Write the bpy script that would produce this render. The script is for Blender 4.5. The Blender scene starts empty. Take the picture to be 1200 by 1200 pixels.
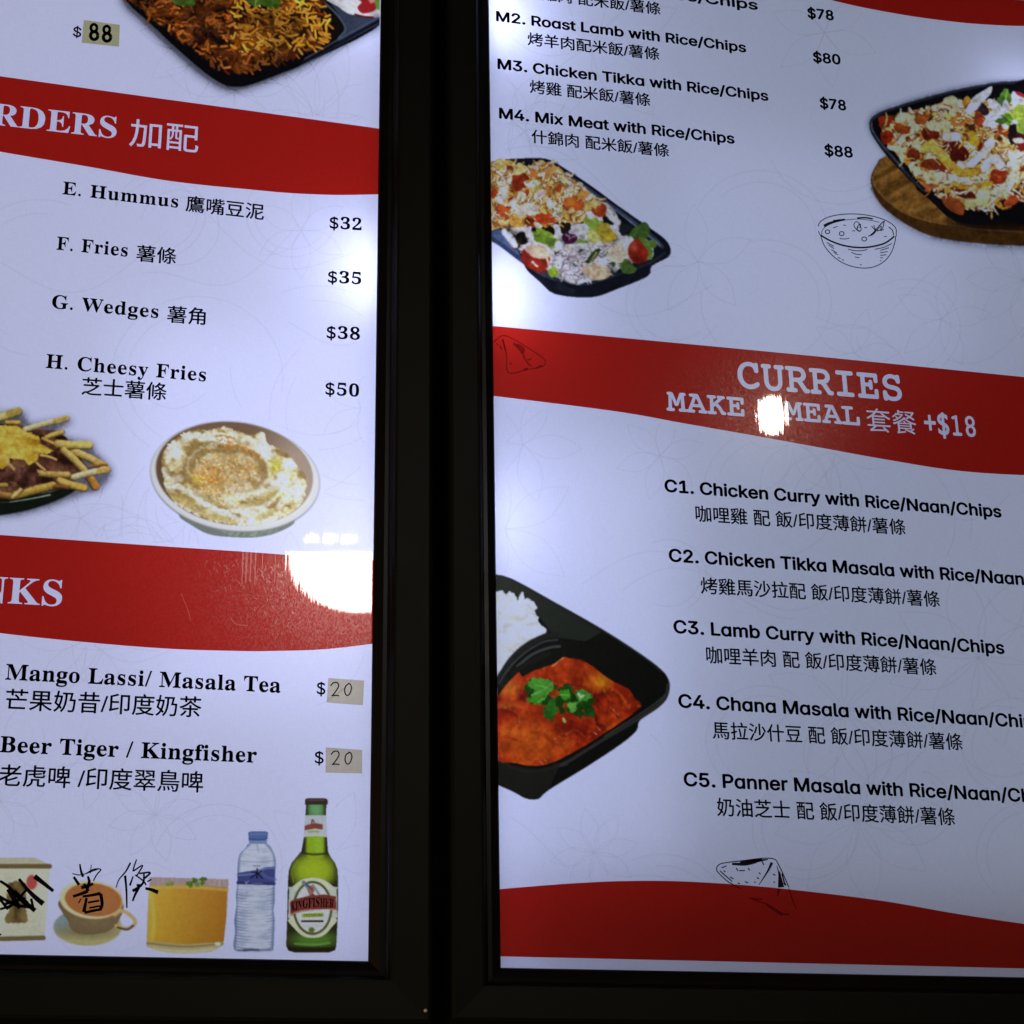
import bpy, math, random, os
import numpy as np
from mathutils import Vector, Matrix
from mathutils.geometry import delaunay_2d_cdt

S = bpy.context.scene
C = S.collection
random.seed(7)

# ------------------------------------------------------------------ camera
# the photograph's geometry in photo pixels (1200 x 1200): focal length and vanishing points
F = 2175.0
def nrm(v):
    v = np.array(v, float)
    return v / np.linalg.norm(v)
def ray(x, y):                      # camera space: x right, y down, z forward
    return np.array([x - 600.0, y - 600.0, F])
U = nrm(ray(511, -5000))            # upright direction of both boards
def horiz(vx, vy):
    h = ray(vx, vy); h = h - U * (h @ U)
    return nrm(h)
H_RIGHT = horiz(9700, 1318)
H_LEFT = H_RIGHT                                  # the two boards hang side by side in one plane
N_RIGHT = np.cross(U, H_RIGHT)
R_wc = np.stack([H_RIGHT, N_RIGHT, U])          # world axes expressed in camera space (rows)
def w(v):                                        # camera-space direction -> world
    return R_wc @ np.asarray(v, float)
CAM = np.array([0.0, 0.0, 1.60])
cam = bpy.data.cameras.new('camera')
cam.sensor_width = 36.0
cam.lens = 36.0 * F / 1200.0
cam.clip_start = 0.02; cam.clip_end = 60.0
camo = bpy.data.objects.new('camera', cam); C.objects.link(camo)
xr, yd, zf = w((1, 0, 0)), w((0, 1, 0)), w((0, 0, 1))
M = Matrix(((xr[0], -yd[0], -zf[0], CAM[0]), (xr[1], -yd[1], -zf[1], CAM[1]), (xr[2], -yd[2], -zf[2], CAM[2]), (0, 0, 0, 1)))
camo.matrix_world = M
S.camera = camo

# ------------------------------------------------------------------ world (a dim room) and exposure
W = bpy.data.worlds.new('World'); S.world = W; W.use_nodes = True
bg = W.node_tree.nodes['Background']
# warm, dim restaurant: a low amber glow on the left, dark above
wn = W.node_tree.nodes; wl = W.node_tree.links
tcw = wn.new('ShaderNodeTexCoord'); sp = wn.new('ShaderNodeSeparateXYZ'); wl.new(tcw.outputs['Generated'], sp.inputs[0])
el = wn.new('ShaderNodeMapRange'); el.interpolation_type = 'SMOOTHSTEP'
el.inputs[1].default_value = 0.11; el.inputs[2].default_value = 0.21; el.inputs[3].default_value = 1.0; el.inputs[4].default_value = 0.01
wl.new(sp.outputs['Z'], el.inputs[0])
lr = wn.new('ShaderNodeMapRange'); lr.interpolation_type = 'SMOOTHSTEP'
lr.inputs[1].default_value = -0.45; lr.inputs[2].default_value = 0.05; lr.inputs[3].default_value = 1.0; lr.inputs[4].default_value = 0.10
wl.new(sp.outputs['X'], lr.inputs[0])
mw = wn.new('ShaderNodeMath'); mw.operation = 'MULTIPLY'; wl.new(el.outputs[0], mw.inputs[0]); wl.new(lr.outputs[0], mw.inputs[1])
ms = wn.new('ShaderNodeMath'); ms.operation = 'MULTIPLY'; ms.inputs[1].default_value = 0.8; wl.new(mw.outputs[0], ms.inputs[0])
bg.inputs[0].default_value = (1.0, 0.62, 0.28, 1); wl.new(ms.outputs[0], bg.inputs[1])
S.view_settings.view_transform = 'Standard'
try: S.view_settings.look = 'None'
except Exception: pass
S.view_settings.exposure = 0.0; S.view_settings.gamma = 1.0
S.view_settings.use_curve_mapping = False
S.cycles.max_bounces = 8; S.cycles.transparent_max_bounces = 12
S.cycles.sample_clamp_indirect = 3.0

# ------------------------------------------------------------------ helpers
def lin(c):
    c = np.asarray(c, float) / 255.0
    return np.where(c <= 0.04045, c / 12.92, ((c + 0.055) / 1.055) ** 2.4)

def link(name, me, mat=None, parent=None, loc=None):
    o = bpy.data.objects.new(name, me); C.objects.link(o)
    if mat is not None and me is not None: me.materials.append(mat)
    if parent is not None: o.parent = parent
    if loc is not None: o.location = loc
    return o
def mesh(verts, faces):
    me = bpy.data.meshes.new('mesh'); me.from_pydata([tuple(v) for v in verts], [], faces); me.update(); return me
def tag(o, label, cat, group=None):
    o['label'] = label; o['category'] = cat
    if group: o['group'] = group

class Board:
    """a plane of the place: local x along the board, local z up, local y into the wall"""
    def __init__(s, H, seam_px):
        s.h = w(H); s.u = np.array([0, 0, 1.0]); s.n = np.cross(s.u, s.h)       # n points into the wall
        s.o = CAM + w(ray(*seam_px)) * (1.30 / F)                              # point of the plane at the seam
        s.Rm = np.stack([s.h, s.n, s.u])
    def loc(s, px, py, y=0.0):                                                  # photo pixel -> board-local x, z
        px = np.asarray(px, float); py = np.asarray(py, float)
        d = np.stack([px - 600, py - 600, np.full_like(px, F)], -1) @ R_wc.T
        t = ((s.o + s.n * y - CAM) @ s.n) / (d @ s.n)
        p = CAM + d * t[..., None] - s.o
        q = p @ s.Rm.T
        return q[..., 0], q[..., 2]
    def pt(s, px, py):
        x, z = s.loc(np.array([px]), np.array([py])); return float(x[0]), float(z[0])
    def world(s, x, y, z): return s.o + s.h * x + s.n * y + s.u * z
BL = Board(H_LEFT, (512, 600))
BR = Board(H_RIGHT, (512, 600))
for B in (BL, BR):
    B.M = Matrix(((B.h[0], B.n[0], B.u[0], B.o[0]), (B.h[1], B.n[1], B.u[1], B.o[1]), (B.h[2], B.n[2], B.u[2], B.o[2]), (0, 0, 0, 1)))

# ------------------------------------------------------------------ materials
def newmat(name):
    m = bpy.data.materials.new(name); m.use_nodes = True
    nt = m.node_tree; nt.nodes.clear()
    out = nt.nodes.new('ShaderNodeOutputMaterial')
    return m, nt, out

def laminate_group():
    """the glossy, lightly brushed and dusty plastic film over the whole print"""
    g = bpy.data.node_groups.new('laminate', 'ShaderNodeTree')
    g.interface.new_socket('Shader', in_out='INPUT', socket_type='NodeSocketShader')
    a = g.interface.new_socket('Amount', in_out='INPUT', socket_type='NodeSocketFloat'); a.default_value = 1.0
    g.interface.new_socket('Shader', in_out='OUTPUT', socket_type='NodeSocketShader')
    N = g.nodes; L = g.links
    gi = N.new('NodeGroupInput'); go = N.new('NodeGroupOutput')
    tc = N.new('ShaderNodeTexCoord')
    mp = N.new('ShaderNodeMapping'); mp.inputs['Scale'].default_value = (330, 1, 5.0)
    L.new(tc.outputs['Object'], mp.inputs[0])
    st = N.new('ShaderNodeTexNoise'); st.inputs['Scale'].default_value = 1.0; st.inputs['Detail'].default_value = 2.0
    L.new(mp.outputs[0], st.inputs['Vector'])
    bu = N.new('ShaderNodeBump'); bu.inputs['Strength'].default_value = 0.030; bu.inputs['Distance'].default_value = 0.0004
    L.new(st.outputs[0], bu.inputs['Height'])
    fr = N.new('ShaderNodeFresnel'); fr.inputs[0].default_value = 1.46
    g1 = N.new('ShaderNodeBsdfGlossy'); g1.inputs['Roughness'].default_value = 0.018
    L.new(bu.outputs[0], g1.inputs['Normal'])
    mu = N.new('ShaderNodeMath'); mu.operation = 'MULTIPLY'; L.new(fr.outputs[0], mu.inputs[0]); L.new(gi.outputs['Amount'], mu.inputs[1])
    m1 = N.new('ShaderNodeMixShader'); L.new(mu.outputs[0], m1.inputs[0]); L.new(gi.outputs['Shader'], m1.inputs[1]); L.new(g1.outputs[0], m1.inputs[2])
    # dust and fine scuffs: a wider lobe, granular
    du = N.new('ShaderNodeTexNoise'); du.inputs['Scale'].default_value = 800; du.inputs['Detail'].default_value = 3
    mp2 = N.new('ShaderNodeMapping'); mp2.inputs['Scale'].default_value = (1.5, 1, 0.75); mp2.inputs['Rotation'].default_value = (0, 0.35, 0)
    L.new(tc.outputs['Object'], mp2.inputs[0]); L.new(mp2.outputs[0], du.inputs['Vector'])
    rm = N.new('ShaderNodeMapRange'); rm.inputs[1].default_value = 0.40; rm.inputs[2].default_value = 0.80; rm.inputs[3].default_value = 0.006; rm.inputs[4].default_value = 0.044
    L.new(du.outputs[0], rm.inputs[0])
    mu2 = N.new('ShaderNodeMath'); mu2.operation = 'MULTIPLY'; L.new(rm.outputs[0], mu2.inputs[0]); L.new(gi.outputs['Amount'], mu2.inputs[1])
    g2 = N.new('ShaderNodeBsdfGlossy'); g2.inputs['Roughness'].default_value = 0.19
    m2 = N.new('ShaderNodeMixShader'); L.new(mu2.outputs[0], m2.inputs[0]); L.new(m1.outputs[0], m2.inputs[1]); L.new(g2.outputs[0], m2.inputs[2])
    L.new(m2.outputs[0], go.inputs[0])
    return g
LAM = laminate_group()
def coat(nt, shader, out, amount=1.0):
    n = nt.nodes.new('ShaderNodeGroup'); n.node_tree = LAM
    n.inputs['Amount'].default_value = amount
    nt.links.new(shader, n.inputs['Shader']); nt.links.new(n.outputs[0], out.inputs[0])

def film_material():                    # milky backlit film: lets the lamps behind it shine through
    m, nt, out = newmat('backlit_film')
    tc = nt.nodes.new('ShaderNodeTexCoord')
    def weave(sx, sz):
        mp = nt.nodes.new('ShaderNodeMapping'); mp.inputs['Scale'].default_value = (sx, 1, sz)
        nt.links.new(tc.outputs['Object'], mp.inputs[0])
        no = nt.nodes.new('ShaderNodeTexNoise'); no.inputs['Scale'].default_value = 1.0; no.inputs['Detail'].default_value = 1.0
        nt.links.new(mp.outputs[0], no.inputs['Vector']); return no
    a, b = weave(1300, 160), weave(160, 1300)
    ad = nt.nodes.new('ShaderNodeMath'); ad.operation = 'ADD'; nt.links.new(a.outputs[0], ad.inputs[0]); nt.links.new(b.outputs[0], ad.inputs[1])
    mr = nt.nodes.new('ShaderNodeMapRange'); mr.inputs[1].default_value = 0.7; mr.inputs[2].default_value = 1.3
    mr.inputs[3].default_value = 0.0; mr.inputs[4].default_value = 1.0
    nt.links.new(ad.outputs[0], mr.inputs[0])
    mx = nt.nodes.new('ShaderNodeMix'); mx.data_type = 'RGBA'
    nt.links.new(mr.outputs[0], mx.inputs[0])
    mx.inputs[6].default_value = (0.615, 0.615, 0.635, 1); mx.inputs[7].default_value = (0.655, 0.655, 0.675, 1)
    t = nt.nodes.new('ShaderNodeBsdfTranslucent'); nt.links.new(mx.outputs[2], t.inputs[0])
    d = nt.nodes.new('ShaderNodeBsdfDiffuse'); d.inputs[0].default_value = (0.8, 0.8, 0.8, 1)
    mi = nt.nodes.new('ShaderNodeMixShader'); mi.inputs[0].default_value = 0.05
    nt.links.new(t.outputs[0], mi.inputs[1]); nt.links.new(d.outputs[0], mi.inputs[2])
    coat(nt, mi.outputs[0], out)
    return m
def ink(name, tint, grain=0.0, amount=1.0):         # translucent printing ink
    m, nt, out = newmat(name)
    t = nt.nodes.new('ShaderNodeBsdfTransparent')
    if grain:
        tc = nt.nodes.new('ShaderNodeTexCoord')
        no = nt.nodes.new('ShaderNodeTexNoise'); no.inputs['Scale'].default_value = 260; no.inputs['Detail'].default_value = 4
        nt.links.new(tc.outputs['Object'], no.inputs['Vector'])
        mx = nt.nodes.new('ShaderNodeMix'); mx.data_type = 'RGBA'
        nt.links.new(no.outputs[0], mx.inputs[0])
        mx.inputs[6].default_value = tuple(c * (1 - grain) for c in tint) + (1,)
        mx.inputs[7].default_value = tuple(min(1, c * (1 + grain)) for c in tint) + (1,)
        nt.links.new(mx.outputs[2], t.inputs[0])
    else:
        t.inputs[0].default_value = tuple(tint) + (1,)
    coat(nt, t.outputs[0], out, amount)
    return m
def picture_ink():                      # the same inks, mixed per point of a printed picture
    m, nt, out = newmat('picture_ink')
    at = nt.nodes.new('ShaderNodeAttribute'); at.attribute_name = 'ink'
    t = nt.nodes.new('ShaderNodeBsdfTransparent'); nt.links.new(at.outputs['Color'], t.inputs[0])
    coat(nt, t.outputs[0], out, 0.6)
    return m
def opaque_ink(name, col, amount=0.9):
    m, nt, out = newmat(name)
    d = nt.nodes.new('ShaderNodeBsdfDiffuse'); d.inputs[0].default_value = tuple(col) + (1,)
    coat(nt, d.outputs[0], out, amount)
    return m
def surface(name, col, rough, noise=0.3, metallic=0.0, spec=0.5, scale=60):
    m, nt, out = newmat(name)
    p = nt.nodes.new('ShaderNodeBsdfPrincipled')
    tc = nt.nodes.new('ShaderNodeTexCoord')
    no = nt.nodes.new('ShaderNodeTexNoise'); no.inputs['Scale'].default_value = scale; no.inputs['Detail'].default_value = 5
    nt.links.new(tc.outputs['Object'], no.inputs['Vector'])
    mx = nt.nodes.new('ShaderNodeMix'); mx.data_type = 'RGBA'; nt.links.new(no.outputs[0], mx.inputs[0])
    mx.inputs[6].default_value = tuple(c * (1 - noise) for c in col) + (1,)
    mx.inputs[7].default_value = tuple(min(1, c * (1 + noise)) for c in col) + (1,)
    nt.links.new(mx.outputs[2], p.inputs['Base Color'])
    mr = nt.nodes.new('ShaderNodeMapRange'); mr.inputs[3].default_value = rough - 0.06; mr.inputs[4].default_value = rough + 0.06
    nt.links.new(no.outputs[0], mr.inputs[0]); nt.links.new(mr.outputs[0], p.inputs['Roughness'])
    p.inputs['Metallic'].default_value = metallic
    p.inputs['Specular IOR Level'].default_value = spec
    nt.links.new(p.outputs[0], out.inputs[0])
    return m
def lamp_glow(name, col, strength):
    m, nt, out = newmat(name)
    e = nt.nodes.new('ShaderNodeEmission'); e.inputs[0].default_value = tuple(col) + (1,); e.inputs[1].default_value = strength
    nt.links.new(e.outputs[0], out.inputs[0]); return m

M_FILM = film_material()
M_PIC = picture_ink()
RED = (0.55, 0.0165, 0.0085)
M_RED = ink('red_ink', RED, 0.05, 0.8)
M_WHITE = ink('unprinted_white', (0.97, 0.95, 0.98), 0.0, 0.8)
M_PATTERN = ink('pattern_ink', (0.958, 0.954, 0.940), 0.0, 0.3)
M_BLACK = opaque_ink('black_ink', (0.0045, 0.0042, 0.0075))
M_NAVY = opaque_ink('navy_ink', (0.012, 0.014, 0.030))
M_NAVYSOFT = ink('pale_navy_ink', (0.16, 0.19, 0.30), 0.0, 0.5)
M_DARKRED = ink('drawing_over_red', (0.50, 0.50, 0.50), 0.0, 0.3)
M_MARKER = opaque_ink('marker_ink', (0.006, 0.0045, 0.009), 0.5)
M_STICKER = ink('sticker_paper', (0.68, 0.60, 0.37), 0.10, 0.35)
M_STICKER2 = ink('sticker_paper_yellowed', (0.62, 0.58, 0.26), 0.10, 0.35)
def scuff_material():
    m, nt, out = newmat('scuffed_film')
    t = nt.nodes.new('ShaderNodeBsdfTransparent'); g = nt.nodes.new('ShaderNodeBsdfGlossy'); g.inputs['Roughness'].default_value = 0.24
    mi = nt.nodes.new('ShaderNodeMixShader'); mi.inputs[0].default_value = 0.045
    nt.links.new(t.outputs[0], mi.inputs[1]); nt.links.new(g.outputs[0], mi.inputs[2]); nt.links.new(mi.outputs[0], out.inputs[0]); return m
M_SCUFF = scuff_material()
M_FRAME = surface('black_frame_enamel', (0.0026, 0.0038, 0.0032), 0.5, 0.25, 0.0, 0.11)
M_LIP = surface('black_frame_lip', (0.002, 0.002, 0.002), 0.35, 0.2, 0.0, 0.15)
M_BACK = surface('white_box_lining', (0.85, 0.85, 0.85), 0.6, 0.03)
M_WALL = surface('dark_wall_paint', (0.006, 0.006, 0.006), 0.7, 0.3, 0.0, 0.2, 8)
M_SHADE = surface('lamp_metal', (0.05, 0.05, 0.05), 0.4, 0.2, 0.8)

# ------------------------------------------------------------------ the wall behind the boards
wall_y = 0.075
wx, wz, wt = 4.0, 3.2, 0.1
v = [(sx * wx, (wall_y if k == 0 else wall_y + wt), z) for k in (0, 1) for sx, z in ((-1, 0), (1, 0), (1, wz), (-1, wz))]
wallo = link('wall', mesh(v, [(0, 1, 2, 3), (7, 6, 5, 4), (0, 4, 5, 1), (1, 5, 6, 2), (2, 6, 7, 3), (3, 7, 4, 0)]), M_WALL)
wallo.location = (BR.o[0], BR.o[1], 0)
wallo['kind'] = 'structure'

# ------------------------------------------------------------------ the two light boxes
def rail_mesh(x0, x1, z0, z1, prof):
    """mitred frame round the opening x0..x1, z0..z1; prof = (outward, y) points"""
    vs, fs = [], []
    n = len(prof)
    for (sx, sz) in ((-1, -1), (1, -1), (1, 1), (-1, 1)):
        for d, y in prof:
            vs.append(((x0 - d) if sx < 0 else (x1 + d), y, (z0 - d) if sz < 0 else (z1 + d)))
    for c in range(4):
        a, b = c * n, ((c + 1) % 4) * n
        for i in range(n - 1):
            fs.append((a + i, a + i + 1, b + i + 1, b + i))
    me = mesh(vs, fs); return me

def light_box(B, x0, x1, z0, z1, lip_w, face_w, label, seam_dir):
    root = bpy.data.objects.new('menu_board', None); C.objects.link(root)
    root.matrix_world = B.M @ Matrix.Translation((0, 0, 0))
    root.empty_display_size = 0.1
    tag(root, label, 'menu board', 'backlit menu boards on the dark wall')
    yf = -0.0125
    o = link('frame', rail_mesh(x0, x1, z0, z1, [(lip_w, yf + 0.0035), (lip_w + 0.0012, yf + 0.0006), (lip_w + 0.003, yf), (lip_w + face_w - 0.003, yf - 0.0012),
             (lip_w + face_w - 0.001, yf), (lip_w + face_w, yf + 0.002), (lip_w + face_w, 0.066)]), M_FRAME, root)
    link('frame_lip', rail_mesh(x0, x1, z0, z1, [(-0.0004, -0.0022), (0.0006, -0.0034), (lip_w * 0.55, -0.0062), (lip_w * 0.8, -0.0060), (lip_w - 0.0004, -0.0085), (lip_w - 0.0004, 0.002)]), M_LIP, root)
    e = 0.004
    film = link('light_panel', mesh([(x0 - e, 0, z0 - e), (x1 + e, 0, z0 - e), (x1 + e, 0, z1 + e), (x0 - e, 0, z1 + e)], [(0, 1, 2, 3)]), M_FILM, root)
    X0, X1, Z0, Z1, D = x0 - e, x1 + e, z0 - e, z1 + e, 0.045
    bx = [(X0, 0.0005, Z0), (X1, 0.0005, Z0), (X1, 0.0005, Z1), (X0, 0.0005, Z1), (X0, D, Z0), (X1, D, Z0), (X1, D, Z1), (X0, D, Z1)]
    link('back_tray', mesh(bx, [(4, 5, 6, 7), (0, 1, 5, 4), (1, 2, 6, 5), (2, 3, 7, 6), (3, 0, 4, 7)]), M_BACK, root)
    return root

def area_lamp(parent, name, x, y, z, sx, sz, power, col, direction):
    d = bpy.data.lights.new(name, 'AREA'); d.shape = 'RECTANGLE'; d.size = sx; d.size_y = sz
    d.energy = power; d.color = col
    o = bpy.data.objects.new(name, d); C.objects.link(o); o.parent = parent
    dr = Vector(direction).normalized()
    o.matrix_local = Matrix.Translation((x, y, z)) @ dr.to_track_quat('-Z', 'Y').to_matrix().to_4x4()
    return o

# left board: right and bottom edges of its picture from the photograph, the rest beyond the frame
lx1 = 0.5 * (BL.pt(446.0, 60)[0] + BL.pt(433.5, 900)[0]); lz0 = 0.5 * (BL.pt(60, 1121.2)[1] + BL.pt(430, 1127.2)[1])
rx0 = 0.5 * (BR.pt(571.5, 60)[0] + BR.pt(583.3, 900)[0]); rz0 = 0.5 * (BR.pt(586, 1133)[1] + BR.pt(1180, 1148.3)[1])
BW, BH = 0.594, 0.841
gap = abs(BR.pt(522, 640)[0] - BR.pt(503, 640)[0])
LIPW = 0.0112
lface = BL.pt(503, 640)[0] - lx1 - LIPW
rface = rx0 - BR.pt(522, 640)[0] - LIPW
left = light_box(BL, lx1 - BW, lx1, lz0, lz0 + BH, LIPW, lface, 'left black framed backlit menu board with side orders, drinks and a green beer bottle', 1)
right = light_box(BR, rx0, rx0 + BW, rz0, rz0 + BH, LIPW, rface, 'right black framed backlit menu board headed curries with trays of curry and salad', -1)

BLUE = (0.55, 0.60, 1.0)
def leds(root, B, COOL, x0, x1, z0, base, zlow, strip_px, strip_dir, strip, spots, fills):
    area_lamp(root, 'back_light', (x0 + x1) / 2, 0.040, (z0 + zlow + z0 + BH) / 2, BW, BH - zlow, base * (BH - zlow) / BH, COOL, (0, -1, 0))
    x, z = B.pt(strip_px, 600)
    area_lamp(root, 'edge_strip', x, .020, z0 + BH / 2, .012, BH, strip, BLUE, (strip_dir, -0.15, 0))
    for py, p in spots:
        x, z = B.pt(strip_px, py)
        area_lamp(root, 'edge_led', x, .026, z, .012, .06, p, BLUE, (strip_dir, -0.25, 0))
    for px, py, sx, sz, p in fills:
        x, z = B.pt(px, py)
        area_lamp(root, 'back_led', x, .034, z, sx, sz, p, BLUE, (0, -1, 0))
leds(left, BL, (0.60, 0.665, 1.0), lx1 - BW, lx1, lz0, 1.08, 0.0, 446, -1, 0.44, ((20, .014), (320, .042), (620, .030), (1000, .10)), ((300, 540, .18, .20, .055), (300, 740, .14, .10, .020)))
leds(right, BR, (0.53, 0.675, 1.0), rx0, rx0 + BW, rz0, 0.60, 0.045, 572, 1, 0.24, ((15, .050), (345, .050), (610, .050), (985, .10)), ((700, 650, .12, .18, .030), (680, 900, .14, .14, .024), (960, 300, .24, .2, .030), (1215, 150, .07, .12, .036)))

# a tiny bright raised speck at the lower right corner of the left frame
sx_, sz_ = BL.pt(493.5, 1187)
scr = [(0.0012 * r * math.cos(a), -0.0138 - 0.0006 * math.sqrt(max(0, 1 - r * r)), 0.0012 * r * math.sin(a)) for r in (1.0, .7, .35) for a in np.linspace(0, 2 * math.pi, 13)[:-1]]
link('bright_speck', mesh([(x + sx_, y, z + sz_) for x, y, z in scr], [(r * 12 + k, r * 12 + (k + 1) % 12, (r + 1) * 12 + (k + 1) % 12, (r + 1) * 12 + k) for r in (0, 1) for k in range(12)] + [tuple(range(24, 36))]), surface('bare_metal', (0.5, 0.5, 0.48), 0.3, 0.1, 0.3), left)

# ------------------------------------------------------------------ lamps of the room whose mirror images shine on the film
def mirror_point(B, px, py, t):
    P = CAM + w(ray(px, py)) * ((B.o - CAM) @ B.n) / (w(ray(px, py)) @ B.n)
    d = nrm(P - CAM); r = d - 2 * (d @ B.n) * B.n
    return P + r * t, np.linalg.norm(P - CAM) + t
def lathe(prof, seg=40):
    vs, fs = [], []
    for r, z in prof:
        for k in range(seg):
            a = 2 * math.pi * k / seg
            vs.append((r * math.cos(a), r * math.sin(a), z))
    for i in range(len(prof) - 1):
        for k in range(seg):
            k2 = (k + 1) % seg
            fs.append((i * seg + k, i * seg + k2, (i + 1) * seg + k2, (i + 1) * seg + k))
    return mesh(vs, fs)
def smooth(me):
    for p in me.polygons: p.use_smooth = True
    return me
def pendant(B, px, py, t, rx_px, rz_px, glow, label, cord, flat):
    pos, dist = mirror_point(B, px, py, t)
    rx, rz = rx_px * dist / F, rz_px * dist / F
    root = bpy.data.objects.new('pendant_lamp', None); C.objects.link(root); root.location = pos
    if flat:
        P0 = CAM + w(ray(px, py)) * ((B.o - CAM) @ B.n) / (w(ray(px, py)) @ B.n)
        r = nrm(pos - P0); zax = np.array([0, 0, 1.0]); zax = nrm(zax - r * (zax @ r)); xax = np.cross(r, zax)
        root.matrix_world = Matrix(((xax[0], r[0], zax[0], pos[0]), (xax[1], r[1], zax[1], pos[1]), (xax[2], r[2], zax[2], pos[2]), (0, 0, 0, 1)))
    tag(root, label, 'lamp')
    a0 = 0.03 if flat else math.pi * 0.5
    pr = [(max(1e-4, rx * math.cos(a)), rz * math.sin(a)) for a in np.linspace(-math.pi / 2, a0, 22)]
    link('bulb', smooth(lathe(pr)), glow, root)
    top = rz if not flat else rz * math.sin(0.03)
    link('lamp_cap', lathe([(1e-4, top + .05), (.02, top + .05), (rx * (1.0 if flat else .35), top + .012), (rx * (1.04 if flat else .36), top + .002), (1e-4, top + .002)]), M_SHADE, root)
    link('cord', lathe([(.003, top + .05), (.003, top + cord)], 10), M_SHADE, root)
    return root
G1 = lamp_glow('lamp_glow', (1.0, 0.95, 0.86), 60.0)
G2 = lamp_glow('small_lamp_glow', (1.0, 0.94, 0.76), 120.0)
pendant(BL, 421, 650, 1.9, 84, 68, G1, 'large white dome pendant lamp mirrored as a bright oval beside the drinks heading', 0.8, True)
pendant(BR, 905, 487, 2.1, 16, 24, G2, 'small bare bulb pendant lamp mirrored as a bright spot on the curries heading', 0.8, False)
G3 = lamp_glow('strip_glow', (1.0, 0.96, 0.88), 34.0)
for px, wpx in ((364.0, 7.5), (385.5, 12), (408, 10)):
    pos, dist = mirror_point(BL, px, 631.5 + (px - 385) * 0.03, 1.55)
    a, b = wpx * dist / F / 2, 1.8 * dist / F
    root = bpy.data.objects.new('strip_lamp', None); C.objects.link(root); root.location = pos
    tag(root, 'short white strip lamp mirrored as a small bar above the bright oval', 'lamp', 'row of three small strip lamps')
    vs = [(sx * a, sy * .012, sz * b) for sy in (-1, 1) for sx, sz in ((-1, -1), (1, -1), (1, 1), (-1, 1))]
    link('tube', mesh(vs, [(0, 1, 2, 3), (7, 6, 5, 4), (0, 4, 5, 1), (1, 5, 6, 2), (2, 6, 7, 3), (3, 7, 4, 0)]), G1, root)
    vs2 = [(sx * a * 1.05, sy * .02, b + (0.002 if sz < 0 else 0.02)) for sy in (-1, 1) for sx, sz in ((-1, -1), (1, -1), (1, 1), (-1, 1))]
    link('lamp_cap', mesh(vs2, [(0, 1, 2, 3), (7, 6, 5, 4), (0, 4, 5, 1), (1, 5, 6, 2), (2, 6, 7, 3), (3, 7, 4, 0)]), M_SHADE, root)
    link('cord', lathe([(.002, b + .019), (.002, b + .8)], 8), M_SHADE, root)

# ------------------------------------------------------------------ printing: bands, lettering, drawings
Y_PAT, Y_BAND, Y_PIC, Y_TXT, Y_PEN, Y_STK, Y_STKT = -0.00015, -0.0003, -0.0006, -0.0009, -0.0012, -0.0010, -0.0014

def catmull(pts, closed=False, n=8):
    P = [np.array(p, float) for p in pts]
    out = []
    m = len(P)
    rng = range(m) if closed else range(m - 1)
    for i in rng:
        if closed: a, b, c, d = P[i - 1], P[i], P[(i + 1) % m], P[(i + 2) % m]
        else:
            b, c = P[i], P[i + 1]
            a = P[i - 1] if i > 0 else 2 * b - c
            d = P[i + 2] if i + 2 < m else 2 * c - b
        for k in range(n):
            t = k / n
            out.append(0.5 * ((2 * b) + (-a + c) * t + (2 * a - 5 * b + 4 * c - d) * t * t + (-a + 3 * b - 3 * c + d) * t ** 3))
    if not closed: out.append(P[-1])
    return np.array(out)

# --- lettering: built-in face, its bold serif and slab alphabets, and the bundled sans face
def serif(s):
    o = ''
    for c in s:
        if 'A' <= c <= 'Z': o += chr(0x1D400 + ord(c) - 65)
        elif 'a' <= c <= 'z': o += chr(0x1D41A + ord(c) - 97)
        elif '0' <= c <= '9': o += chr(0x1D7CE + ord(c) - 48)
        else: o += c
    return o
def slab(s):
    o = ''
    for c in s:
        if 'A' <= c <= 'Z': o += chr(0x1D670 + ord(c) - 65)
        elif '0' <= c <= '9': o += chr(0x1D7F6 + ord(c) - 48)
        else: o += c
    return o
SANS = None
try:
    p = os.path.join(bpy.utils.system_resource('DATAFILES'), 'fonts', 'Inter.woff2')
    if os.path.exists(p): SANS = bpy.data.fonts.load(p)
except Exception: SANS = None
_cache = {}
def outline_fill(vs, es):
    """fill closed outlines by winding number (outlines of one letter may overlap)"""
    V2 = [Vector(v_) * 100 for v_ in vs]
    ov, oe, of, _, _, _ = delaunay_2d_cdt(V2, [tuple(e) for e in es], [], 0, 1e-5, True)
    P = np.array([(v_.x, v_.y) for v_ in ov]); of = [f for f in of if len(f) == 3]; cen = P[np.array(of)].mean(1)
    A = vs[es[:, 0]] * 100; B_ = vs[es[:, 1]] * 100
    wn = np.zeros(len(cen), int)
    for (x1, y1), (x2, y2) in zip(A, B_):
        if y1 == y2: continue
        c = (y1 > cen[:, 1]) != (y2 > cen[:, 1])
        hit = c & (cen[:, 0] < (x2 - x1) * (cen[:, 1] - y1) / (y2 - y1) + x1)
        wn += hit * (1 if y2 > y1 else -1)
    return P / 100, [f for f, k in zip(of, wn) if k]
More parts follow.
